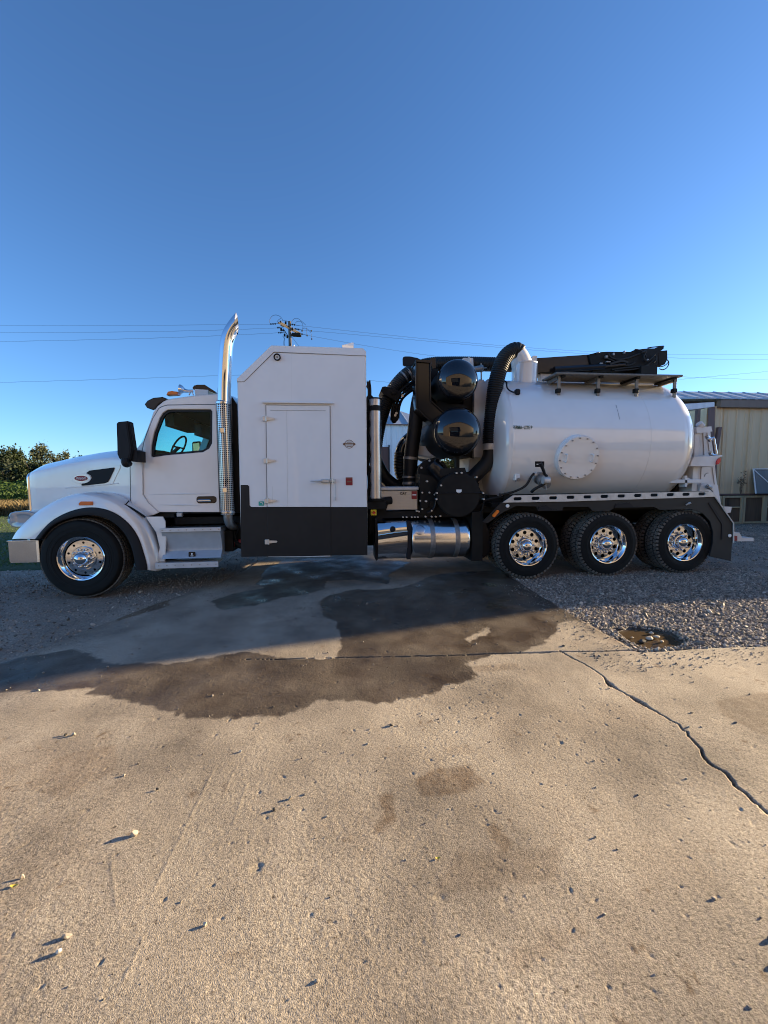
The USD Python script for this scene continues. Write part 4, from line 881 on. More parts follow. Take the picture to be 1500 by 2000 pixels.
# --- vacuum tank
TR, TZ, TX0, TX1 = 1.115, 2.08, 2.50, 5.27
th = np.linspace(0, np.pi / 2, 22)
prof = [(TR * math.sin(t), TX0 - .26 * math.cos(t) ** .9) for t in th[:-1]] + [(TR, TX0), (TR + .004, TX0 + .004), (TR + .004, TX0 + .018), (TR, TX0 + .024)] + [(TR, x) for x in np.linspace(TX0 + .1, TX1, 8)] + [(TR * math.cos(t) ** .92, TX1 + .62 * math.sin(t)) for t in th[1:]]
prof[-1] = (.001, TX1 + .62); prof[0] = (.001, TX0 - .26)
tank = obj('tank', lathe(prof, (0, YC, TZ), 'x', 128), 'white_tank', T, smooth=40)
def tank_pt(x, z, off=0.0):
    """point on the near flank of the tank"""
    a = math.asin(np.clip((z - TZ) / TR, -1, 1)); return np.array([x, YC - (TR + off) * math.cos(a), TZ + (TR + off) * math.sin(a)])
def at_tank(px, py, off=0.0):
    y_ = .3
    for _ in range(12):
        p = S(px, py, y_); y_ = YC - math.sqrt(max(.0001, (TR + off) ** 2 - min((p[2] - TZ) ** 2, (TR + off) ** 2 * .999)))
    return S(px, py, y_)
for xw in (4.72,):
    obj('weld_seam', tube([tank_pt(xw, z_, -.0015) for z_ in np.linspace(1.3, 3.1, 40)], .0035, 6), 'white_tank', tank)
seg = [(1203, 791), (1205, 797), None, (1206, 800), (1207, 804), None, (1207.5, 806), (1210, 819)]
cur = []
for s_ in seg + [None]:
    if s_ is None:
        obj('weld_mark', tube([at_tank(*q, .001) for q in cur], .0035, 5, curve=False), 'steel_grey', tank); cur = []
    else: cur.append(s_)
# lettering on the tank
p = at_tank(1001.5, 838, .0)
tmesh = meshkit.text_mesh('FERMA-LITE P', .050, .003, True); v = tmesh.vertices.copy(); v[:, 0] *= .30 / np.ptp(v[:, 0])
ang = math.asin((p[2] - TZ) / TR) + v[:, 1] / TR; rr_ = TR + .001 + v[:, 2]
tmesh.vertices = np.c_[p[0] + v[:, 0], YC - rr_ * np.cos(ang), TZ + rr_ * np.sin(ang)]
obj('tank_lettering', tmesh, 'dark_green', tank, smooth=False)
# manway: a short neck on the flank, bolted cover
pm_ = at_tank(1125, 893); ma = math.asin((pm_[2] - TZ) / TR)
def flank(m, x, a, tx=0):
    """places a part modelled about the y axis (outer face towards -y) on the tank's flank at angle a"""
    m = m.copy(); R = trimesh.transformations.rotation_matrix(-a, [1, 0, 0])
    m.apply_transform(R); m.apply_translation([x, YC - TR * math.cos(a), TZ + TR * math.sin(a)]); return m
mw = obj('manway_neck', flank(lathe([(.336, .15), (.336, -.045), (.331, -.052), (.31, -.054)], (0, 0, 0), 'y', 64), pm_[0], ma), 'white_tank', tank)
mc = obj('manway_cover', flank(lathe([(.326, -.040), (.326, -.070), (.321, -.075), (.001, -.076)], (0, 0, 0), 'y', 64), pm_[0], ma), 'white_tank', mw)
each('manway_bolt', [flank(lathe([(.001, -.092), (.011, -.09), (.012, -.074)], (a, 0, b), 'y', 6), pm_[0], ma) for a, b in ring(16, .298, .3)], 'steel_grey', mw)
each('manway_handle', [flank(tube([(a, -.07, .05), (a, -.115, .05), (a, -.12, 0), (a, -.115, -.05), (a, -.07, -.05)], .011, 8), pm_[0], ma) for a in (-.215, .20)], 'white_tank', mw)
# valve with black lever, hoses, clips
vp = at_tank(1056, 930, .06)
va = math.asin(np.clip((vp[2] - TZ) / TR, -1, 1))
vv = obj('drain_valve', [flank(lathe([(.07, .05), (.075, -.05), (.1, -.055), (.1, -.08), (.07, -.085), (.078, -.12), (.085, -.16), (.078, -.20), (.06, -.205), (.062, -.24), (.066, -.245), (.066, -.28), (.001, -.285)], (0, 0, 0), 'y', 24), vp[0], va)], 'steel_grey', T)
h0 = S(1061.5, 924, .0); obj('valve_lever', [tube([S(1064, 926, .0), S(1060, 915, -.02), S(1055, 905, -.03)], [.02, .024, .028], 10), cyl(h0, S(1068, 930, .02), .02)], 'black_plastic', vv)
each('valve_coupling', [cyl(S(1060, 938, .02), S(1072, 938, .02), .055, 14), cyl(S(1047, 925, .08), S(1042, 927, .08), .03, 10), cyl(S(1066, 945, .02), S(1067, 957, .05), .007, 6)], 'brushed_grey', vv)
obj('hydraulic_hose', tube([S(1043, 925, .06), S(1037, 932, .05), S(1028, 947, .05), S(1012, 957, .06), S(995, 963, .08), S(975, 966, .1)], .018, 8), 'black_hose', T)
obj('hydraulic_hose', tube([S(1068, 942, .03), S(1058, 948, .04), S(1045, 955, .06), S(1038, 961, .1)], .022, 8), 'black_hose', T)
pl = [at_tank(a, b, .002) for a, b in ((1045, 901), (1063, 901), (1063, 912), (1045, 912))]
obj('valve_label', grid([[pl[0], pl[1]], [pl[3], pl[2]]]), 'black_plastic', tank); q = [at_tank(a, b, .004) for a, b in ((1048, 906), (1060, 906), (1060, 907.5), (1048, 907.5))]
obj('valve_label_line', grid([[q[0], q[1]], [q[3], q[2]]]), 'sticker_white', tank)
p = at_tank(1009, 932, .0); obj('tank_lug', [rbox(p[0] - .045, p[0] + .035, p[1] - .05, p[1] + .03, p[2] - .05, p[2] + .05, .008)], 'white_tank', tank); obj('tank_lug_pin', [cyl((p[0], p[1] - .075, p[2] - .04), (p[0], p[1] - .05, p[2] - .035), .026, 10), cyl((p[0] - .05, p[1] - .06, p[2] - .06), (p[0] + .02, p[1] - .06, p[2] - .05), .01, 6)], 'steel_grey', tank)
obj('work_lamp', [rbox(*(S(1010.5, 766, .40)[0] + np.array([-.04, .035])), .36, .44, *(S(1010.5, 766, .40)[2] + np.array([-.045, .045])), .015), tube([S(1004, 766, .40), S(996, 763, .42), S(990.5, 757, .45), S(989.5, 748, .50), S(985, 744, .55)], .011, 6)], 'black_plastic', T)
# front plates of the tank, grey trunk below the domes
obj('front_bulkhead', [ext(XZ([(925.5, 893), (926.5, 765), (934, 744), (944, 741), (948, 747), (953, 740), (970, 740), (970, 893)], .72), .72, 1.78)], 'white_part', T)
obj('tank_saddle', [ext(XZ([(918, 888), (990, 888), (990, 962), (905, 962), (914, 930)], .86), .86, 1.64)], 'white_part', T)
obj('filter_trunk', [ext(XZ([(816, 870), (872, 876), (872, 892), (845, 893), (818, 888)], 1.0), 1.0, 1.6)], 'white_part', T)
# hatch tower and collar on top of the tank
tw = S(1024, 730, .95)
tower = obj('hatch_tower', [lathe([(.205, 2.9), (.205, 3.40), (.21, 3.405), (.21, 3.425), (.19, 3.435), (.001, 3.44)], (tw[0], .95, 0), 'z', 40)], 'white_tank', T)
obj('tower_collar', [tube([S(1006, 685, .9), S(1012, 694, .92), S(1019, 712, .95)], [.13, .15, .17], 20)], 'white_tank', tower); obj('tower_clip', [cyl(S(1016, 676, .9), S(1018, 690, .9), .012), tube([S(1022, 697, .9), S(1029, 699, .9), S(1029, 706, .9)], .008, 6)], 'steel_grey', tower)
# walkway along the tank top
pA, pB = S(1089, 726.5, .30), S(1337, 729.5, .30)
wk = obj('walkway', [rbox(pA[0] - .02, pB[0] - .02, .30, .74, pA[2] - .03, pA[2], .006)], 'deck_grating', T)
each('walkway_rib', [box(pA[0] + .1 + k * .62, pA[0] + .15 + k * .62, .33, .72, pA[2] - .06, pA[2] - .031) for k in range(4)], 'dark_metal', wk)
for px in (1091.5, 1168.5, 1243.5, 1318):
    q = S(px, 740, .40); zt_ = TZ + math.sqrt(TR ** 2 - (YC - .42) ** 2) if q[0] < TX1 else TZ + .62
    obj('walkway_leg', [rbox(q[0] - .024, q[0] + .024, .385, .41, min(zt_, S(px, 760, .4)[2]) - .03, pA[2] - .031, .003), rbox(q[0] - .024, q[0] + .024, .38, .72, pA[2] - .09, pA[2] - .035, .003)], 'leg_metal', wk)
    obj('walkway_foot', [rbox(q[0] - .045, q[0] + .02, .36, .43, S(px, 764, .4)[2] - .03, S(px, 764, .4)[2] + .035, .006)], 'dark_metal', wk)
obj('top_conduit', [tube([S(1058, 746.5, .9), S(1290, 746.5, .9)], .016, 6, curve=False)], 'black_hose', T)
obj('top_rail', [rbox(S(1055, 740, 1.1)[0], S(1240, 740, 1.1)[0], 1.1, 1.2, TZ + TR - .03, TZ + TR + .13, .01)], 'white_part', T)

# --- suction boom on top
bY0, bY1 = 1.05, 1.42
bm = obj('boom', [ext(XZ([(1040, 700), (1150, 692.5), (1160, 692.5), (1163, 727), (1110, 726), (1080, 727), (1040, 727)], bY0), bY0, bY1)], 'black_paint', T)
obj('boom_end', [ext(XZ([(1150, 692.5), (1165, 688.5), (1186, 687), (1230, 687.5), (1240, 683), (1266, 680.5), (1294, 680), (1292, 684), (1286, 690), (1286, 712), (1270, 718), (1235, 722), (1190, 726), (1158, 727)], bY0 - .03), bY0 - .03, bY1 + .03)], 'dark_metal', bm)
obj('boom_head', [ext(XZ([(1286, 686), (1303, 684), (1303.5, 702), (1298, 712), (1288, 712)], bY0), bY0, bY1), ext(XZ([(1276, 681), (1296, 677), (1297, 680), (1290, 686)], bY0 + .1), bY0 + .1, bY0 + .13)], 'dark_metal', bm)
obj('boom_pedestal', [ext(XZ([(1222, 722), (1268, 718), (1264, 732), (1226, 734)], bY0 + .05), bY0 + .05, bY1 - .05), box(*(S(1232, 725, 1.2)[0], S(1262, 725, 1.2)[0]), .95, 1.55, TZ + .9, TZ + TR + .25)], 'dark_metal', bm)
bp = lambda pts, y_: [S(a, b, y_) for a, b in pts]
each('boom_hose', [tube(bp(p_, y_), r_, 6) for p_, y_, r_ in (
    ([(1188, 690), (1192, 697), (1205, 702), (1230, 698), (1252, 690)], 1.0, .016), ([(1252, 689), (1262, 687), (1258, 695), (1262, 705), (1272, 700), (1280, 692)], .98, .013), ([(1190, 712), (1202, 708), (1216, 706), (1225, 709)], 1.0, .03),
    ([(1195, 722), (1225, 718), (1250, 716), (1268, 714)], 1.0, .012), ([(1200, 724), (1232, 722), (1262, 714), (1275, 704)], .99, .012), ([(1276, 708), (1282, 700), (1281, 695)], .98, .013), ([(1298, 702), (1306, 708), (1304, 716), (1294, 722), (1288, 720)], 1.1, .009), ([(1286, 716), (1298, 714), (1306, 706)], 1.1, .008),
    ([(1240, 683), (1255, 687), (1262, 697)], .99, .012), ([(1180, 700), (1196, 704), (1214, 712), (1240, 708)], 1.0, .014), ([(1265, 679.5), (1280, 677.5), (1296, 676)], 1.2, .01), ([(1275, 683), (1286, 678.5), (1297, 676.5)], 1.2, .008))], 'black_hose', bm)
each('boom_fitting', [rbox(*sorted((S(a, 0, 1.0)[0], S(a + w_, 0, 1.0)[0])), .98, 1.03, S(a, b + h_, 1.0)[2], S(a, b, 1.0)[2], .006) for a, b, w_, h_ in ((1207, 695, 5, 5), (1189, 688, 4, 3), (1209, 706, 9, 3), (1245, 686, 3, 6), (1196, 709, 6, 4), (1222, 690, 4, 5), (1294, 702, 4, 4))], 'steel_grey', bm)
each('boom_cylinder', [cyl(S(1082, 722, 1.0), S(1180, 716, 1.0), .05, 12), cyl(S(1180, 716, 1.0), S(1220, 712, 1.0), .028, 10)], 'black_paint', bm)
obj('boom_post', [ext(XZ([(1037, 727), (1037, 700), (1042, 694.5), (1049, 695), (1049, 727)], 1.0), 1.0, 1.5)], 'brushed_grey', T)
obj('boom_latch', [ext(XZ([(900, 705), (905, 699), (924, 699), (925, 716), (900, 716)], 1.02), 1.02, 1.5), ext(XZ([(914.5, 697), (918, 697), (918, 716), (914.5, 716)], 1.0), 1.0, 1.02)], 'white_part', T)
obj('boom_valve', [cyl(S(924, 722, .9), S(938, 720, .9), .05, 14), lathe([(.001, -.03), (.055, -.02), (.06, .0), (.055, .02), (.001, .03)], S(940, 720, .9), 'x', 16), cyl(S(940, 710, .9), S(940, 742, .9), .012), cyl(S(934, 721, .88), S(950, 718, .88), .010), cyl(S(938, 742, .9), S(937, 748, .9), .03)], 'steel_grey', T)

# --- big hoses, pipes and ducts between box and tank
obj('suction_hose', [tube(bp([(733, 872), (737, 846), (744, 815), (753, 789), (764, 768), (785, 741), (806, 724), (832, 714), (862, 711), (930, 711), (1045, 712)], 1.2), .112, 18, ridge=(.034, .009))], 'black_hose', T, smooth=50)
hs = T
each('hose_band', [tube(bp(a, 1.2), .122, 18, curve=False) for a in ([(787.5, 738.5), (790, 736.5)], [(796.5, 732), (800, 729.5)])], 'steel_grey', hs)
obj('hose_collar', [ext(XZ([(743, 764), (746, 757), (752, 755.5), (760, 759), (778, 764), (782, 772), (774, 784), (757, 775), (747, 770)], 1.04), 1.0, 1.4), lathe([(.001, .97), (.042, .972), (.042, 1.0)], (*S(768.5, 766, 1.0)[[0]], 0, S(768.5, 766, 1.0)[2]), 'y', 14)], 'dark_metal', hs)
oa, ia = resample(np.array([(767.5, 817), (768.5, 797), (772, 781), (783, 763), (797, 751), (816, 741)]), 24), resample(np.array([(778, 817), (779.5, 797), (786, 779), (797, 766), (806, 759), (818, 753)]), 24)
cc = [tube(bp(oa, 1.1), .020, 6, curve=False), tube(bp(ia, 1.1), .020, 6, curve=False), tube(bp((oa + ia) / 2, 1.1), .014, 6, curve=False)] + [cyl(S(*oa[k], 1.1), S(*ia[min(k + 1, 23)], 1.1), .013, 6) for k in range(0, 24, 2)] + [cyl(S(773, 817, 1.06), S(773, 817, 1.14), .05, 14)]
obj('cable_chain', cc + [m_.copy().apply_translation([0, .22, 0]) for m_ in cc], 'dark_metal', T)
each('chain_roller', [cyl(S(a, b, 1.05), S(a, b, 1.1), .022, 10) for a, b in ((774, 807), (772, 811), (786, 773), (811, 752))], 'hinge_steel', T)
obj('splash_flap', [ext(sg.Polygon(XZ([(786.5, 701), (787.5, 697.5), (791, 696), (800, 696), (815, 699), (829, 706), (829, 712), (808, 713), (790, 715), (787, 713)], .95)), .95, .97)], 'black_plastic', T)
M['duct_black'] = mat('duct_black', (.005, .005, .0055), .16) or M['duct_black']
duct = obj('square_duct', [extb(XZ([(813, 707), (840, 707), (840.5, 784), (886, 824), (872, 848), (829, 810), (815, 796)], .5), .5, .85, .03)], 'duct_black', T)
obj('duct_cap', [ext(XZ([(812, 706), (812, 702), (842, 703), (842, 709)], .48), .48, .87), ext(XZ([(840, 700), (851, 698), (852, 718), (846, 720), (841, 712)], .7), .7, .72)], 'black_paint', duct)
each('duct_edge', [tube(bp([(812.5, 706), (813, 796), (828, 811), (868, 848)], .5), .012, 6, curve=False), tube(bp([(840.5, 708), (841, 783), (884, 822)], .5), .014, 6, curve=False)], 'black_paint', duct)
obj('slanted_pipe', [tube(bp([(835, 752), (823, 766), (817, 785), (811, 830), (804, 880), (802, 905), (801, 950)], .95), .118, 20), ], 'black_satin', T, smooth=50)
each('pipe_band', [tube(bp(a, .95), r_, 20, curve=False) for a, r_ in (([(802.8, 893), (802.4, 898)], .130), ([(801.5, 930), (801.3, 934)], .132), ([(818.5, 779), (818, 783)], .124), ([(801, 941), (801, 946)], .137))], 'steel_grey', T)
obj('elbow_pipe', [tube(bp([(806, 853), (797, 860), (788, 872), (784, 886)], 1.35), .115, 18)], 'black_gloss', T, smooth=50)
obj('elbow_hose', [tube(bp([(784, 884), (782.5, 905), (785, 925), (791, 938), (798, 952)], 1.35), .112, 18, ridge=(.045, .013))], 'black_hose', T, smooth=50)
obj('lower_hose', [tube(bp([(727, 840), (729, 880), (736, 905), (750, 930), (770, 948), (792, 955), (815, 957)], 1.3), .115, 18)], 'black_hose', T, smooth=50)
for cx_, cz_, r_, y_, nm in ((894.5, 742.5, .30, .32, 'upper'), (893.5, 843.5, .352, .22, 'lower')):
    c = S(cx_, cz_, y_)
    t_ = np.linspace(0, np.pi / 2, 18)
    cy = obj('separator_drum', [lathe([(r_ * .985, 2.1), (r_ * .985, .06), (r_ + .004, .055), (r_ + .006, .03), (r_ + .004, .01), (r_, .0)], (c[0], y_, c[2]), 'y', 64)], 'dark_metal', T, smooth=40)
    obj('drum_head', [lathe([(max(.0005, r_ * math.sin(t)), -r_ * .52 * math.cos(t)) for t in t_], (c[0], y_, c[2]), 'y', 72)], 'black_gloss', cy, smooth=True)
obj('drum_frame', [ext(XZ([(846, 790), (856, 784), (905, 790), (915, 797), (880, 799), (860, 806), (848, 820)], .6), .6, 1.9), box(*sorted((S(897, 0, .5)[0], S(904, 0, .5)[0])), .5, .6, 1.2, 1.95), ext(XZ([(840, 720), (856, 720), (856, 800), (842, 790)], .9), .9, 1.9), ext(XZ([(905, 780), (928, 765), (926, 895), (905, 890)], .8), .8, 1.7)], 'dark_metal', T)
obj('vacuum_line', [tube(bp([(1014, 688), (1008, 684), (999, 686.5), (985, 700), (975, 724), (968, 752), (963.5, 790), (960, 825), (957.8, 868)], .55), .112, 20, ridge=(.034, .010))], 'black_hose', T, smooth=50)
obj('vacuum_line_clamp', [lathe([(.116, -.05), (.122, -.045), (.122, .045), (.116, .05)], S(957.7, 873, .55), 'z', 28)], 'brushed_grey', T)
obj('vacuum_line_elbow', [tube(bp([(957.6, 868), (957.2, 886), (953, 900), (940, 916), (922, 934), (908, 950)], .55), .113, 22)], 'black_satin', T, smooth=50)
# blower with round housings
c = S(846, 926, .45)
bl = obj('blower', [lathe([(.001, .0), (.16, .0), (.235, .02), (.245, .03), (.245, .10), (.2, .12), (.2, .6)], (c[0], .42, c[2]), 'y', 40), box(1.15, 2.05, .5, 1.3, 1.0, 1.62), ext(XZ([(820, 925), (870, 935), (872, 1000), (822, 1004)], .3), .3, .7)], 'dark_metal', T)
each('blower_bolt', [cyl((c[0] + a, .42, c[2] + b), (c[0] + a, .40, c[2] + b), .016, 8) for a, b in ring(8, .215, .4)], 'galv', bl)
obj('blower_pipe', [tube(bp([(842, 905), (848, 912), (860, 926), (872, 940), (886, 955)], .32), [.10, .118, .115, .105, .10], 20)], 'black_paint', bl, smooth=50)
c = S(896.5, 966.5, .10); R_ = .328
obj('machinery_pipe', [tube(bp([(822, 1000), (830, 985), (829, 965), (836, 948)], .34), .03, 8), tube(bp([(835, 1002), (848, 992), (850, 972)], .28), .02, 8), tube(bp([(818, 940), (826, 950), (824, 975), (830, 1000)], .4), .018, 6)], 'black_paint', T, smooth=50)
each('machinery_flange', [lathe([(.001, 0), (.06, 0), (.065, .01), (.065, .03)], (*S(a, b, .29)[[0]], .28, S(a, b, .29)[2]), 'y', 18) for a, b in ((829, 985), (846, 985))], 'dark_metal', T)
each('machinery_bolt', bolts([S(a, b, .3)[[0, 2]] for a, b in ((824, 962), (838, 962), (848, 966), (824, 994), (842, 997), (820, 978))], .013, .26, .3), 'hinge_steel', T)
hd = obj('fan_housing', [lathe([(.001, .10), (R_ - .02, .10), (R_, .115), (R_, .19), (R_ - .03, .2), (R_ - .05, .5)], (c[0], 0, c[2]), 'y', 64), ext(XZ([(853, 968), (860, 945), (865, 935), (873, 930), (918, 929), (930, 938), (941, 962), (944, 972), (940, 972)], .13), .13, .45), ext(XZ([(858, 929), (861, 915), (908, 913.5), (913, 928)], .2), .2, .45)], 'dark_metal', T, smooth=40)
obj('housing_split', [rbox(c[0] - R_ - .02, c[0] + R_ + .02, .088, .1, c[2] + .02, c[2] + .032, .003)], 'black_plastic', hd)
each('housing_bolt', bolts([S(a, b, .1)[[0, 2]] for a, b in ((853, 963), (852, 975), (861, 948), (891, 924), (901, 923.5), (930, 932), (943, 963), (944, 975), (832, 979), (834, 940))], .013, .07, .14), 'hinge_steel', hd)
obj('housing_label', [ext(XZ([(891, 956), (901.5, 956), (901.5, 960), (896, 964.5), (891, 960)], .1), .094, .1)], 'sticker_white', hd)
obj('pipe_run', [tube(bp([(945, 978), (952, 976), (975, 972), (990, 972)], .15), .022, 8), tube(bp([(946, 965), (944, 985), (938, 1005)], .12), .012, 6), box(1.1, 2.3, .35, .8, .98, 1.12)], 'dark_metal', T)

# --- side guard with slotted aluminium strip, black skirt and rear panel
strip = sg.Polygon(XZ([(980.5, 981.5), (1001, 967.5), (1386, 959.5), (1391, 962), (1397, 970), (1100, 979.5)], 0))
slots = []
for px, py in ((1010, 974), (1045, 973.2), (1079, 972.2), (1113, 971.2), (1146, 970.4), (1179, 969.4), (1212, 968.6), (1244, 967.6), (1276, 966.8), (1307.5, 966), (1338, 965.4), (1369, 964.6)):
    q = S(px, py, 0); slots.append(rrect(q[0] - .062, q[0] + .062, q[2] - .024, q[2] + .024, .022))
for s_ in slots: strip = strip.difference(s_)
g = obj('side_guard', ext(strip, -.02, -.004), 'brushed_grey', T)
sk = sg.Polygon(XZ([(979, 981.5), (1395, 969.5), (1433, 1022), (1432, 1032), (1427, 1096), (1386, 1087), (1392, 1060), (1393, 1040), (1387, 1018), (1372, 1002), (1350, 994), (1290, 996), (1278, 990), (1200, 992), (1190, 998), (1158, 998), (1150, 990), (1100, 990), (1098, 997), (1050, 996), (1047, 989), (1008, 988), (985, 999), (952, 1022), (943, 1019)], 0))
obj('guard_skirt', ext(sk, -.002, .02), 'black_satin', g)
obj('guard_backing', [ext(XZ([(985, 966), (1385, 959), (1392, 975), (985, 984)], .10), .10, .16), box(2.2, 5.9, .16, .6, 1.08, 1.14), ext(XZ([(925, 1005), (945, 1012), (945, 1085), (925, 1092)], .2), .2, .24), box(2.1, 5.95, .3, .9, 1.0, 1.08)], 'dark_metal', g)
obj('skirt_bracket', [ext(XZ([(1050, 996), (1053, 989), (1065, 986), (1078, 995), (1098, 996), (1098, 997.5), (1050, 998)], 0), -.012, -.003), ext(XZ([(1200, 990), (1203, 984), (1228, 981), (1236, 989), (1248, 989), (1248, 991), (1200, 991.5)], 0), -.012, -.003), ext(XZ([(1383, 983), (1385, 981), (1398, 998), (1412, 1022), (1411, 1052), (1408, 1054), (1409, 1024)], 0), -.010, -.003)], 'black_plastic', g)
obj('guard_edge', [tube([S(a, b, -.012) for a, b in ((1391, 962), (1432.5, 1022), (1432.5, 1060))], .009, 6, curve=False)], 'brushed_grey', g)
for (px, py), m_ in (((991, 988), 'sticker_white'), ((1424.5, 1046), 'sticker_white')):
    q = S(px, py, 0); obj('reflector', lathe([(.001, -.018), (.02, -.016), (.027, -.01), (.027, 0)], (q[0], 0, q[2]), 'y', 16), m_, g)
q = S(967.3, 1002.8, 0); mk = sa.rotate(rrect(q[0] - .062, q[0] + .062, q[2] - .021, q[2] + .021, .02), 48, origin=(q[0], q[2])); obj('guard_marker_light', extb(mk, -.035, .0, .008), 'orange', g)
q = S(1342.5, 983.5, 0); obj('guard_lamp', [cyl((q[0], -.02, q[2]), (q[0] + .02, -.04, q[2] + .015), .016, 8), cyl((q[0] - .03, -.01, q[2] - .02), (q[0], -.02, q[2]), .012, 6)], 'galv', g)
each('mud_flap', [ext(XZ([(1387, 1085), (1427, 1095), (1431, 1030), (1391, 1030)], .05), .05, .08), box(5.93, 5.96, .1, .8, .25, .9), ext(XZ([(925, 1010), (948, 1018), (955, 1040), (958, 1075), (945, 1090), (938, 1060)], .25), .25, .28)], 'black_plastic', T)

# --- rear door frame, lamps and hitch
RY = .45
obj('rear_frame', [ext(XZ([(1358, 838), (1367, 838), (1364, 900), (1360, 968), (1350, 968), (1356, 890)], RY), RY, RY + .25)], 'white_part', T)
rd = obj('rear_door', [extb(XZ([(1366, 836), (1387, 835), (1396, 900), (1403, 968), (1358, 968)], RY + .12), RY + .12, 2.0, .01)], 'white_part', T)
obj('rear_door_rib', [ext(XZ([(1357, 837), (1358, 834), (1377, 834), (1386, 833), (1388, 843), (1380, 844.5), (1358, 847)], RY), RY - .03, RY + .5), cyl(S(1365, 827, RY), S(1371, 833, RY), .05, 12), rbox(*sorted((S(1357, 0, RY)[0], S(1368, 0, RY)[0])), RY - .05, RY + .2, S(0, 833, RY)[2], S(1357, 822, RY)[2], .02)], 'white_part', rd)
obj('rear_handle', [tube(bp([(1382, 857), (1388, 857), (1394, 854.5), (1395, 860), (1399, 884), (1399, 888), (1393, 889), (1387, 886)], RY - .05), .016, 8, curve=False), cyl(S(1380, 852, RY), S(1387, 861, RY), .03), cyl(S(1386, 882, RY), S(1390, 889, RY), .03)], 'chrome_worn', rd)
each('rear_door_seam', [tube(bp(p_, RY + .115), .005, 5, curve=False) for p_ in ([(1373, 846), (1375, 889)], [(1381, 845), (1386, 889)], [(1370, 912), (1366, 966)], [(1391, 913), (1398, 966)])], 'steel_grey', rd)
arm = obj('lamp_arm', [extb(XZ([(1355, 891.5), (1405, 889.5), (1396, 911.5), (1348, 911), (1350, 902)], RY - .1), RY - .1, RY - .06, .006), ext(XZ([(1400, 889.5), (1411.5, 888.5), (1411.5, 892), (1404, 893), (1396, 911.5), (1393, 911.5)], RY - .1), RY - .095, RY + .2)], 'white_part', T)
q = S(1403.5, 901, RY - .12); obj('tail_light', ext(sa.rotate(sg.Polygon(oval(q[0], q[2], .05, .11)), -24), RY - .125, RY - .08), 'red', arm)
obj('rear_lower_arm', [rbox(S(1344, 0, RY)[0], S(1412, 0, RY)[0], RY - .12, RY - .05, S(1400, 943.5, RY - .1)[2], S(1400, 936, RY - .1)[2], .008), ext(XZ([(1336, 929), (1340, 929), (1340, 951), (1336, 951)], RY - .1), RY - .12, RY), ext(XZ([(1340, 931), (1356, 937), (1356, 943), (1340, 948)], RY - .1), RY - .08, RY - .02)], 'white_part', T)
obj('rear_plate', [ext(XZ([(1369, 947), (1384, 945), (1402, 947), (1408, 985), (1398, 978), (1385, 960), (1366, 960)], RY - .02), RY - .02, RY + .1), ext(XZ([(1326, 930), (1348, 925), (1352, 966), (1318, 966)], .7), .7, 1.8)], 'white_part', T)
obj('rear_latch', [cyl(S(1381, 950, RY - .06), S(1388, 953, RY - .06), .035, 12), tube(bp([(1380, 948), (1386, 953), (1392, 960)], RY - .08), .012, 6), tube(bp([(1376, 931), (1378, 926), (1383, 924)], RY), .008, 6)], 'steel_grey', T)
obj('rear_step', [ext(XZ([(1413, 989), (1429.5, 990), (1427, 1001), (1420, 1002)], .2), .2, 1.0)], 'white_part', T)
obj('hitch', [ext(XZ([(1431, 1035), (1436, 1040), (1444, 1040), (1449, 1050), (1472, 1050.5), (1472, 1057), (1440, 1057), (1432, 1050)], .25), .25, .55)], 'white_part', T)
obj('rear_reflector', [ext(XZ([(1431, 1046), (1440, 1047), (1440, 1056), (1431, 1057)], .12), .12, .2)], 'maroon', T)
obj('under_tank', [box(2.3, 5.9, .55, 1.95, 1.0, 1.25), ext(XZ([(1310, 966), (1326, 944), (1326, 966)], .6), .6, 1.8)], 'dark_metal', T)

# ------------------------------------------------------------------ tan metal building on the right
BX0, BX1, BY, BD = 11.62, 24.0, 6.0, 9.0
TB = thing('metal_building', 'tan metal clad building with brown trim behind the rear of the truck', 'building')
def wall_panel(x0, x1, z0, z1, y, m_, parent, pitch=.30, rib=.03):
    """profiled sheets, one mesh per sheet of about a metre"""
    n = max(1, int(round((x1 - x0) / .92))); w = (x1 - x0) / n
    for k in range(n):
        a = x0 + k * w; pts = [(a + .002, 0)]
        for j in range(3):
            c_ = a + w * (j + .5) / 3
            pts += [(c_ - .05, 0), (c_ - .03, -rib if j == 1 else -rib * .45), (c_ + .03, -rib if j == 1 else -rib * .45), (c_ + .05, 0)]
        pts += [(a + w - .03, 0), (a + w - .022, -rib), (a + w - .004, -rib), (a + w - .002, 0)]
        obj('wall_panel', grid([[(px_, y + d_, z0), (px_, y + d_, z1)] for px_, d_ in pts]), m_, parent, smooth=False)
wallb = obj('wall', [box(BX0 + .01, BX1, BY + .02, BY + BD, .98, 3.8)], 'tan_cladding', TB)
wall_panel(BX0 + .62, BX1, .98, 3.80, BY, 'tan_cladding', wallb)
wall_panel(BX0, BX0 + .60, .98, 3.80, BY, 'tan_cladding', wallb)
obj('eave_fascia', [rbox(BX0 + .30, BX1, BY - .16, BY + .0, 3.74, 3.99, .01)], 'brown_fascia', TB)
obj('base_trim', [box(BX0, BX1, BY - .03, BY + .01, .94, .985)], 'brown_trim', TB)
obj('corner_trim', [ext(XZ([(1382, 792), (1393, 792), (1392, 850), (1398, 900), (1388, 900), (1379, 850)], BY), BY - .06, BY - .031)], 'brown_trim', TB)
dp = [S(a, b, BY - .12) for a, b in ((1401, 792), (1400, 834), (1406, 838), (1397, 892), (1396, 960))]
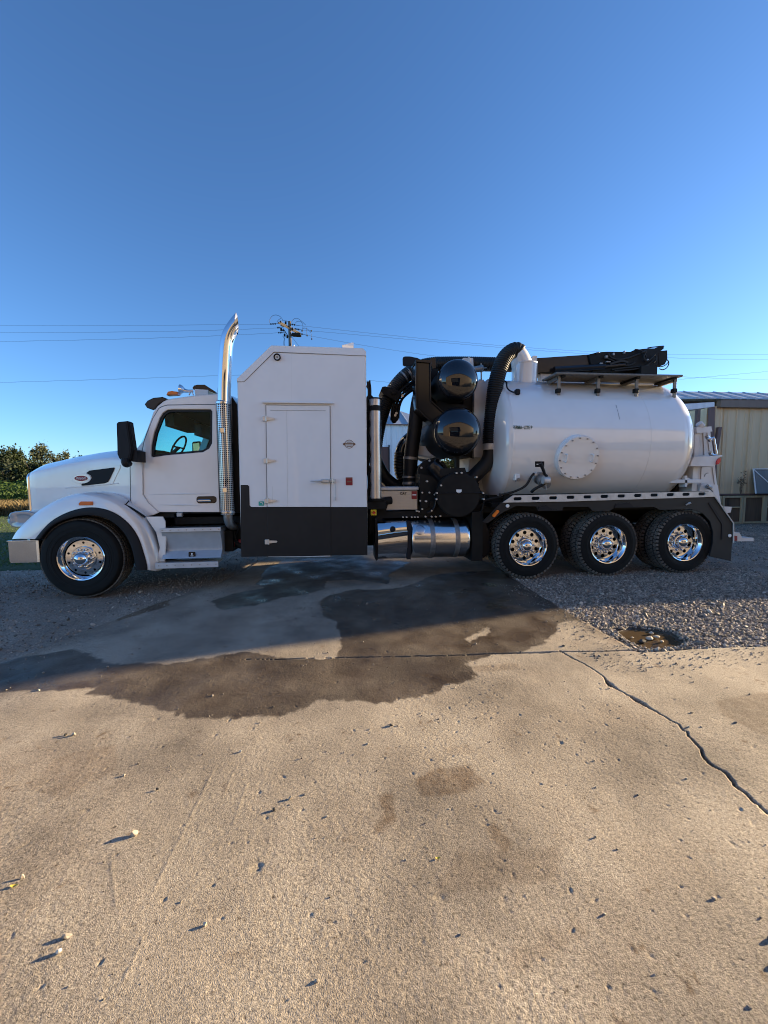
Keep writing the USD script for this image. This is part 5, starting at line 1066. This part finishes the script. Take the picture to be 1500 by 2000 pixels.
obj('downspout', [box(*(S(1399, 0, BY)[0], S(1406, 0, BY)[0]), BY - .12, BY - .035, S(1400, 836, BY)[2], 3.74), ext(XZ([(1404, 834), (1410.5, 834), (1401, 890), (1398, 960), (1391, 960), (1396, 890)], BY - .12), BY - .12, BY - .035)], 'brown_trim', TB)
pitch = math.tan(math.radians(11))
rz = lambda y_: 4.0 + (y_ - BY + .18) * pitch
rf = obj('roof', [grid([[(BX0 - .1, BY - .18, 4.0), (BX1, BY - .18, 4.0)], [(BX0 - .1, BY + 4.5, rz(BY + 4.5)), (BX1, BY + 4.5, rz(BY + 4.5))]]), grid([[(BX0 - .1, BY + 4.5, rz(BY + 4.5)), (BX1, BY + 4.5, rz(BY + 4.5))], [(BX0 - .1, BY + 9.2, 4.0), (BX1, BY + 9.2, 4.0)]])], 'roof_metal', TB, smooth=False)
for k in range(24):
    x_ = S(1393, 0, BY)[0] + .02 + k * .295
    if x_ > BX1 - .1: break
    obj('roof_rib', [grid([[(x_ + a, BY - .185, 3.99 + b), (x_ + a, BY + 4.5, rz(BY + 4.5) - .005 + b)] for a, b in ((-.06, 0), (-.035, .05), (.035, .05), (.06, 0))]), grid([[(x_ - .06, BY - .185, 3.99), (x_ - .035, BY - .185, 4.04)], [(x_ + .06, BY - .185, 3.99), (x_ + .035, BY - .185, 4.04)]])], 'roof_metal', rf, smooth=False)
sk_ = obj('plinth', [box(BX0, BX1, BY + .04, BY + .3, -.1, .96)], 'rust_wood', TB)
# timber framed panels along the plinth, each a thing that stands against it
def frame_panel(px0, px1, lab, rail=True):
    x0, x1 = S(px0, 990, BY - .1)[0], S(px1, 990, BY - .1)[0]
    t = thing('framed_panel', lab, 'panel', (x0, BY - .11, 0), 0, 'framed panels along the foot of the tan building'); w = x1 - x0
    obj('board', [box(.02, w - .02, .05, .08, .02, .90)], 'rust_wood', t)
    for a in (0, w - .07): obj('stile', [rbox(a, a + .07, .0, .05, 0, .92, .004)], 'pale_wood', t)
    obj('rail', [rbox(.072, w - .072, .004, .05, .85, .92, .004)], 'pale_wood', t); obj('rail', [rbox(.072, w - .072, .004, .05, .0, .06, .004)], 'pale_wood', t)
    if rail: obj('rail', [rbox(.072, w - .072, .006, .05, .52, .56, .004)], 'pale_wood', t)
frame_panel(1376, 1408, 'framed brown panel half hidden behind the rear mudguard of the truck')
frame_panel(1411, 1451, 'left framed brown panel with a middle rail, right behind the truck hitch')
frame_panel(1452, 1494, 'tall framed brown panel without middle rail, second from the right edge', False)
frame_panel(1494.5, 1540, 'framed brown panel cut off by the right edge of the photo')
ln = thing('leaning_sheet', 'pale grey sheet in a light frame leaning on the tan wall', 'sheet')
x0, x1 = S(1476, 960, BY - .3)[0], S(1540, 960, BY - .3)[0]
zt_, zb_ = S(1486, 916, BY - .1)[2], .99
obj('sheet', grid([[(x0, BY - .30, zb_), (x0 + .1, BY - .08, zt_)], [(x1, BY - .30, zb_), (x1, BY - .08, zt_)]]), 'panel_sheet', ln)
obj('edge', [tube([(x0, BY - .31, zb_), (x0 + .1, BY - .09, zt_), (x1, BY - .09, zt_)], .02, 6, curve=False), tube([(x0 + .1, BY - .09, zt_), (x0 + .9, BY - .31, zb_)], .018, 6, curve=False)], 'sticker_white', ln)
mat('dry_weed', (.16, .11, .065), .9)
wd = thing('dead_weed', 'dead brown weed in front of the tan wall', 'weed')
r_ = np.random.default_rng(12); st_ = []
b = S(1447, 958, BY - .2)
for k in range(7):
    tp_ = np.array([b[0] + r_.normal(0, .14), BY - .2 + r_.normal(0, .08), b[2] + r_.uniform(.25, .52)]); st_.append(tube([(b[0] + r_.normal(0, .02), BY - .2, b[2] - .1), (b + tp_) / 2 + r_.normal(0, .02, 3), tp_], [.008, .006, .003], 5))
    st_ += [tube([tp_, tp_ + r_.normal(0, .06, 3) + [0, 0, .03]], .004, 4, curve=False) for _ in range(4)] + [box(q[0] - .012, q[0] + .012, q[1] - .012, q[1] + .012, q[2] - .012, q[2] + .018) for q in (tp_ + r_.normal(0, .05, 3) for _ in range(5))]
obj('stems', st_, 'dry_weed', wd)

# grey roofed barn farther back with a white canopy
GB = thing('barn', 'low barn with long pale metal roof behind the tan building', 'building')
gy = 11.2
e0, e1 = S(1300, 772, gy), S(1700, 772, gy)
each('wall', [box(BX1 + .3, e1[0] + 8, gy + .3, gy + 3, -.1, 4.6), box(e0[0] + .4, e0[0] + .6, gy + .3, gy + 3, -.1, 4.6)], 'white_cladding', GB)
z0 = S(1400, 790, gy)[2]; z1 = S(1400, 765.5, gy + 3)[2]
obj('roof', [grid([[(e0[0], gy, z0), (e1[0] + 8, gy, z0)], [(e0[0], gy + 3, z1), (e1[0] + 8, gy + 3, z1)]])], 'roof_metal', GB, smooth=False)
each('roof_seam', [tube([(x_, gy - .02, z0 + .02), (x_, gy + 3, z1 + .02)], .02, 5, curve=False) for x_ in np.arange(e0[0] + .1, e1[0] + 8, .9)], 'roof_metal', GB)
CN = thing('canopy', 'small white flat canopy sticking out behind the rear end of the tank', 'canopy')
obj('canopy_roof', [ext(XZ([(1320, 790), (1395.5, 785), (1395.5, 794), (1350, 800), (1320, 801)], 5.2), 5.2, 5.8)], 'white_cladding', CN)
obj('canopy_post', [cyl((S(1326, 800, 5.5)[0], 5.5, -.1), (S(1326, 800, 5.5)[0], 5.5, S(1326, 797, 5.5)[2]), .05)], 'galv', CN)

# white shed seen through the gap behind the cab equipment
WS = thing('white_shed', 'white metal shed with blue grey roof and brown door, seen between box and hoses', 'building')
wy = 26.0
A_, B_ = S(560, 828, wy), S(852, 828, wy)
wx0, wx1, wz = A_[0], B_[0], S(760, 829, wy)[2]
wl = obj('wall', [box(wx0, wx1, wy + .02, wy + 7, -.1, wz)], 'white_cladding', WS)
wall_panel(wx0, wx1, -.05, wz, wy, 'white_cladding', wl, rib=.025)
rg0, rg1 = S(560, 803, wy + 3.5), S(783, 803, wy + 3.5)
rfw = obj('roof', [grid([[(wx0 - .2, wy - .15, wz + .02), (wx1 + .2, wy - .15, wz + .02)], [(rg0[0], wy + 3.5, rg0[2]), (rg1[0], wy + 3.5, rg1[2])]]), grid([[(wx1 + .2, wy - .15, wz + .02), (rg1[0], wy + 3.5, rg1[2])], [(wx1 + .2, wy + 7, wz), (rg1[0], wy + 3.6, rg1[2])]])], 'roof_metal', WS, smooth=False)
each('roof_seam', [tube([(x_, wy - .16, wz + .05), (x_ * .96 + (rg1[0] - wx1 * .96) * 0, wy + 3.5, rg1[2] + .03)], .03, 5, curve=False) for x_ in np.linspace(wx0, rg1[0] * 1.02, 9)], 'roof_metal', rfw)
obj('eave', [box(wx0 - .2, wx1 + .2, wy - .18, wy - .10, wz - .06, wz + .015)], 'brown_trim', WS)
d0, d1 = S(738, 872, wy), S(758.5, 872, wy)
ds = obj('door', [box(d0[0] - .3, d1[0], wy - .06, wy, -.05, S(750, 873, wy)[2])], 'door_brown', WS)
obj('door_frame', [box(d1[0], d1[0] + .1, wy - .08, wy, -.05, S(750, 871, wy)[2] + .08)], 'black_plastic', ds)

# ------------------------------------------------------------------ buildings beyond the frame that reflect in the paint and shade the yard
OB = thing('workshop', 'large tan gabled workshop behind the photographer, mirrored in the black drums', 'building')
oy = -12.0
gab = [(-9, -.1), (20, -.1), (20, 7.2), (5.5, 8.9), (-9, 7.2)]
obj('wall', [ext(sg.Polygon(gab).difference(sg.box(-2.2, -.2, 4.6, 5.7)), oy - 8, oy)], 'tan_cladding_light', OB)
obj('roller_door', [box(-2.2, 4.6, oy - .5, oy - .3, 3.2, 5.7), box(-2.2, 4.6, oy - 2.5, oy - 2.3, -.1, 3.2)], 'interior_grey', OB)
obj('roof', [ext(sg.Polygon([(-9.3, 7.2), (5.5, 9.0), (20.3, 7.2), (20.3, 7.35), (5.5, 9.18), (-9.3, 7.35)]), oy - 8, oy + .15)], 'brown_fascia', OB)
LS = thing('lean_to_shed', 'low shed beyond the right edge that shades the gravel', 'building')
obj('wall', [box(11.3, 20, .60, 3.0, -.1, 1.84)], 'tan_cladding', LS); obj('roof', [box(11.3, 20.2, .602, 3.2, 1.842, 1.88)], 'roof_metal', LS)
SL = thing('silo', 'round metal silo beyond the right edge that shades the yard', 'silo')
obj('shell', lathe([(1.4, -.1), (1.4, 5.2)], (19.82, 3.87, 0), 'z', 40), 'galv', SL); obj('lid', lathe([(1.45, 5.2), (1.0, 5.5), (.01, 5.7)], (19.82, 3.87, 0), 'z', 40), 'galv', SL)

# ------------------------------------------------------------------ utility pole and lines
UP = thing('utility_pole', 'wooden utility pole with crossarms and insulators above the equipment box', 'utility pole')
py_ = 26.0
pt, pb = S(566, 628, py_), S(563.5, 675, py_)
top = S(565.5, 628, py_); px_, pzt = top[0], top[2]
obj('pole', tube([(px_, py_, -.2), (px_, py_, pzt)], [.17, .115], 14, curve=False), 'pole_wood', UP)
def U_(a, b, d=0): return S(a, b, py_ + d)
for d in (-.16, .16):
    obj('crossarm', [tube([U_(546 + d * 15, 630, d - .9), U_(583 + d * 15, 650.5, d + .9)], .07, 4, curve=False)], 'pole_wood', UP)
for k, (a, b, c_, e_) in enumerate(((527, 633, 548, 632), (566, 633, 585, 636), (575, 642, 592, 645), (541, 640, 552, 640), (580, 650, 600, 655), (543, 650, 558, 649), (550, 644, 558, 648), (548, 635, 560, 640))):
    p0, p1 = U_(a, b), U_(c_, e_); obj('insulator', [tube([p0, p1], .018, 6, curve=False)] + [cyl(p0 + (p1 - p0) * t, p0 + (p1 - p0) * (t + .10), .065, 8) for t in (.05, .25, .45)], 'dark_metal', UP)
each('cutout', [cyl(U_(a, b), U_(a, b + 5), .07, 8) for a, b in ((548, 627), (558, 628), (549, 641), (571, 640), (556, 652), (568, 652), (561, 655))] + [rbox(*sorted((U_(553, 0)[0], U_(572, 0)[0])), py_ - .2, py_ + .2, U_(560, 656)[2], U_(560, 651)[2], .03)], 'dark_metal', UP)
each('brace', [tube([U_(553, 642), U_(563, 657)], .03, 4, curve=False), tube([U_(579, 648), U_(567, 658)], .03, 4, curve=False)], 'pole_wood', UP)
jump = lambda pts: tube([U_(a, b) for a, b in pts], .014, 5)
each('jumper_wire', [jump(q) for q in ([(527, 631), (528, 622), (534, 616), (541, 615.5), (548, 619), (552, 626)], [(541, 629), (545, 624), (549, 622)], [(551, 625), (560, 627), (569, 630)], [(570, 629), (573, 624), (580, 621.5), (586, 625), (592, 630), (597, 635)], [(577, 632), (580, 628), (587, 628), (590, 631), (590, 644)], [(591, 642), (597, 641), (603, 645), (607, 650)], [(599, 640), (599, 655)], [(609, 652), (609, 662)], [(552, 656), (556, 665), (555, 675)], [(557, 658), (554.5, 666), (555, 676)])], 'seal', UP)
each('line_weight', [cyl(U_(a, b), U_(a, b + 2.5), .05, 8) for a, b in ((608, 645), (609, 661), (590, 645), (600, 654))], 'dark_metal', UP)
obj('guy_wire', [tube([U_(570, 658), U_(590, 684)], .012, 5, curve=False)], 'seal', UP)
mat('wire_grey', (.10, .11, .12), .6)
def wire(pts, lab, y0=py_, y1=py_):
    q = [S(a, b, y0 + (y1 - y0) * k / (len(pts) - 1)) for k, (a, b) in enumerate(pts)]
    obj('power_line', tube(q, .0085, 5, 24), 'wire_grey', label=lab, cat='power line', group='power lines')
wire([(-500, 639), (0, 636.5), (260, 635.5), (527, 633)], 'topmost wire running from the pole to the left edge')
wire([(-500, 655), (0, 650), (260, 648), (541, 640.5)], 'second wire from the top running from the pole to the left edge')
wire([(-500, 675), (0, 667), (260, 661.5), (543, 650)], 'third wire from the top running from the pole to the left edge')
wire([(-500, 761), (0, 747), (430, 733.5), (565, 731), (760, 747), (870, 756), (1340, 740), (2000, 738)], 'lowest wire, crossing the sky behind cab, box and tank')
wire([(585, 636), (860, 664.5), (1160, 687), (1500, 692.5), (2000, 694)], 'topmost wire running from the pole to the right edge')
wire([(592, 645), (860, 668.5), (1160, 692), (1500, 703), (2000, 706)], 'second wire from the top running from the pole to the right edge')
wire([(600, 655), (700, 673), (860, 697), (1100, 722), (2000, 760)], 'third wire running from the pole to the right, behind the hoses')

# ------------------------------------------------------------------ vegetation
def leaf_mat(name, ramp, trans=.3):
    M[name] = usdkit.material(stage, f'/World/Looks/{name}', {'g': ('geometry', {}), 'r': ('rgb_ramp', {'ramp': ramp}),
        'd': ('principled_bsdf', {'roughness': .65}), 't': ('translucent_bsdf', {}), 'm': ('mix_closure', {'fac': trans})},
        [('g.random_per_island', 'r.fac'), ('r.color', 'd.base_color'), ('r.color', 't.color'), ('d.BSDF', 'm.closure1'), ('t.BSDF', 'm.closure2')], surface='m.closure')
leaf_mat('leaf_dark', [(0, (.018, .030, .010)), (.6, (.038, .055, .018)), (1, (.065, .08, .028))])
leaf_mat('leaf_mid', [(0, (.03, .045, .012)), (.6, (.075, .095, .028)), (1, (.125, .14, .045))])
leaf_mat('leaf_pale', [(0, (.06, .07, .03)), (.6, (.095, .105, .05)), (1, (.15, .15, .08))])
leaf_mat('leaf_fresh', [(0, (.075, .125, .025)), (.6, (.18, .26, .055)), (1, (.29, .34, .10))], .45)
leaf_mat('straw', [(0, (.20, .145, .06)), (.6, (.42, .31, .14)), (1, (.58, .46, .24))], .4)
mat('bark', (.07, .055, .042), .9, var=(6, .3))
def leaves(c, rad, n, size, r):
    """leaf sized quads through clumps filling the crown"""
    cl = []
    nc = max(6, n // 130)
    while len(cl) < nc:
        p = r.uniform(-1, 1, 3)
        if .35 < np.linalg.norm(p) < 1: cl.append(p)
    cl = np.array(cl); k = r.integers(0, nc, n)
    P = cl[k] + r.normal(0, .17, (n, 3)); P = c + P * rad
    u = r.normal(size=(n, 3)); u /= np.linalg.norm(u, axis=1, keepdims=True); w = np.cross(u, r.normal(size=(n, 3))); w /= np.linalg.norm(w, axis=1, keepdims=True)
    s = size * r.uniform(.6, 1.3, (n, 1))
    V = np.stack([P - u * s, P + w * s * .55, P + u * s, P - w * s * .55], 1).reshape(-1, 3); f = np.arange(4 * n).reshape(n, 4)
    return trimesh.Trimesh(V, np.vstack([f[:, :3], f[:, [0, 2, 3]]]), process=False)
def tree(px, ptop, y, wpx, n, size, m_, lab, seed, name='tree', cat='tree', low=.25, group='trees behind the field'):
    r = np.random.default_rng(seed); tp_ = S(px, ptop, y); h = tp_[2] + .1; w = abs(S(px + wpx / 2, ptop, y)[0] - tp_[0])
    t = thing(name, lab, cat, (tp_[0], y, -.12), 0, group)
    tr = [tube([(0, 0, 0), (r.normal(0, .1), 0, h * .4), (r.normal(0, .2), r.normal(0, .2), h * .8)], [h * .03, h * .022, h * .008], 8)]
    for k in range(9):
        a, z = r.uniform(0, 6.28), r.uniform(.3, .75) * h; L = r.uniform(.5, .9) * w
        tr.append(tube([(0, 0, z), (L * .5 * math.cos(a), L * .5 * math.sin(a), z + .25 * L), (L * math.cos(a), L * math.sin(a), z + .7 * L)], [h * .012, h * .008, h * .003], 5))
    obj('trunk', tr, 'bark', t)
    c = np.array([0, 0, h * (1 + low) / 2]); rad = np.array([w * .9, w * .85, h * (1 - low) / 2 * .86]); c[2] -= h * .03
    obj('crown', leaves(c, rad * .97, n, size, r), m_, t, smooth=False)
tree(-22, 874, 42, 70, 6500, .16, 'leaf_dark', 'dense dark tree at the far left edge, partly cut off', 1, low=.0)
tree(18, 871, 44, 60, 6500, .16, 'leaf_mid', 'broad green tree nearest the left edge with a sunlit crown', 2, low=.0)
tree(34, 876, 47, 30, 2500, .14, 'leaf_dark', 'small round dark tree top between the broad tree and the sparse tree', 3, low=.05)
tree(78, 864, 52, 58, 2300, .15, 'leaf_pale', 'tall sparse tree with sky showing through its thin pale leaves', 4, low=.25)
tree(110, 875, 54, 34, 1100, .13, 'leaf_pale', 'thin half bare tree right of the sparse pale tree', 5, low=.3)
tree(131, 875, 53, 30, 950, .13, 'leaf_pale', 'nearly bare pale tree just above the top of the hood', 6, low=.3)
tree(157, 882, 50, 34, 2600, .15, 'leaf_dark', 'small dark tree peeping over the hood in front of the mirror', 7, low=.1)
tree(60, 893, 40, 80, 7000, .15, 'leaf_mid', 'low bushy green tree under the sparse tree, left of the hood', 8, low=.0)
tree(112, 895, 41, 70, 6000, .15, 'leaf_dark', 'low dark bushy tree behind the front of the hood', 9, low=.0)
tree(5, 902, 39, 80, 6000, .15, 'leaf_dark', 'low shaded bush in front of the trees at the left edge', 10, low=.0)
tree(893, 870, 30, 90, 4200, .16, 'leaf_mid', 'green tree glimpsed under the lower black drum', 11, low=.0, group=None)
tree(1364, 797, 24, 40, 4500, .12, 'leaf_dark', 'dark green tree under the white canopy behind the tank', 12, low=.1, group=None)
def far_tree(x, y, h, w, lab, seed):
    p = np.array([x, y, 0]); r = np.random.default_rng(seed); t = thing('tree', lab, 'tree', (x, y, -.12))
    obj('trunk', tube([(0, 0, 0), (0, .1, h * .7)], [.2, .06], 8), 'bark', t); obj('crown', leaves(np.array([0, 0, h * .55]), np.array([w, w, h * .45]), 5000, .16, r), 'leaf_dark', t, smooth=False)
far_tree(29, -8.3, 6.5, 2.4, 'leafy tree beyond the right edge, mirrored in the black drums', 31)
r = np.random.default_rng(20)
def blades(n, area, h0, h1, wid, rr, lean=.3):
    x, y = area(n, rr); h = rr.uniform(h0, h1, len(x)); a = rr.uniform(0, 6.28, len(x)); b = rr.normal(0, lean, (len(x), 2)) * h[:, None]
    dx, dy = np.cos(a) * wid, np.sin(a) * wid; z = np.full(len(x), -.06)
    V = np.stack([np.stack([x - dx, y - dy, z], -1), np.stack([x + dx, y + dy, z], -1), np.stack([x + b[:, 0] * .4 + dx * .6, y + b[:, 1] * .4 + dy * .6, z + h * .6], -1), np.stack([x + b[:, 0], y + b[:, 1], z + h], -1)], 1).reshape(-1, 3)
    f = np.arange(4 * len(x)).reshape(-1, 4); return trimesh.Trimesh(V, np.vstack([f[:, [0, 1, 2]], f[:, [0, 2, 3]]]), process=False)
def strip_area(x0, x1, y0, y1): return lambda n, q: (q.uniform(x0, x1, n), q.uniform(y0, y1, n))
obj('dry_grass', blades(26000, strip_area(-34, -9, 15, 18.5), .3, .8, .012, r), 'straw', smooth=False, label='band of tall dry straw coloured grass behind the lawn', cat='grass', kind='stuff')
def weeds(n, x0, x1, y0, y1, hmax, size, q):
    x, y = q.uniform(x0, x1, n), q.uniform(y0, y1, n); P = np.stack([x, y, q.uniform(.1, 1, n) * hmax * (.7 + .6 * meshkit.noise(np.stack([x * .8, y * .8, x * 0], -1), 3))], -1)
    u = q.normal(size=(n, 3)); u /= np.linalg.norm(u, axis=1, keepdims=True); w = np.cross(u, q.normal(size=(n, 3))); w /= np.linalg.norm(w, axis=1, keepdims=True); s = size * q.uniform(.6, 1.4, (n, 1))
    V = np.stack([P - u * s, P + w * s * .5, P + u * s, P - w * s * .5], 1).reshape(-1, 3); f = np.arange(4 * n).reshape(n, 4); return trimesh.Trimesh(V, np.vstack([f[:, :3], f[:, [0, 2, 3]]]), process=False)
obj('weed_field', weeds(52000, -52, -14, 18.5, 30, 1.55, .10, r), 'leaf_fresh', smooth=False, label='bright green weedy field between the dry grass and the trees', cat='weeds', kind='stuff')
def lawn_area(n, q):
    x, y = q.uniform(-34, -5, n), q.uniform(1.8, 16, n); k = shapely.contains_xy(LAWN, x, y) & (q.random(n) < np.clip(9 / np.hypot(x + 1, y + 5), .15, 1)); return x[k], y[k]
obj('lawn_grass', blades(150000, lawn_area, .04, .10, .006, r, .5), 'leaf_fresh', smooth=False, label='short green grass of the lawn left of the bumper', cat='grass', kind='stuff')
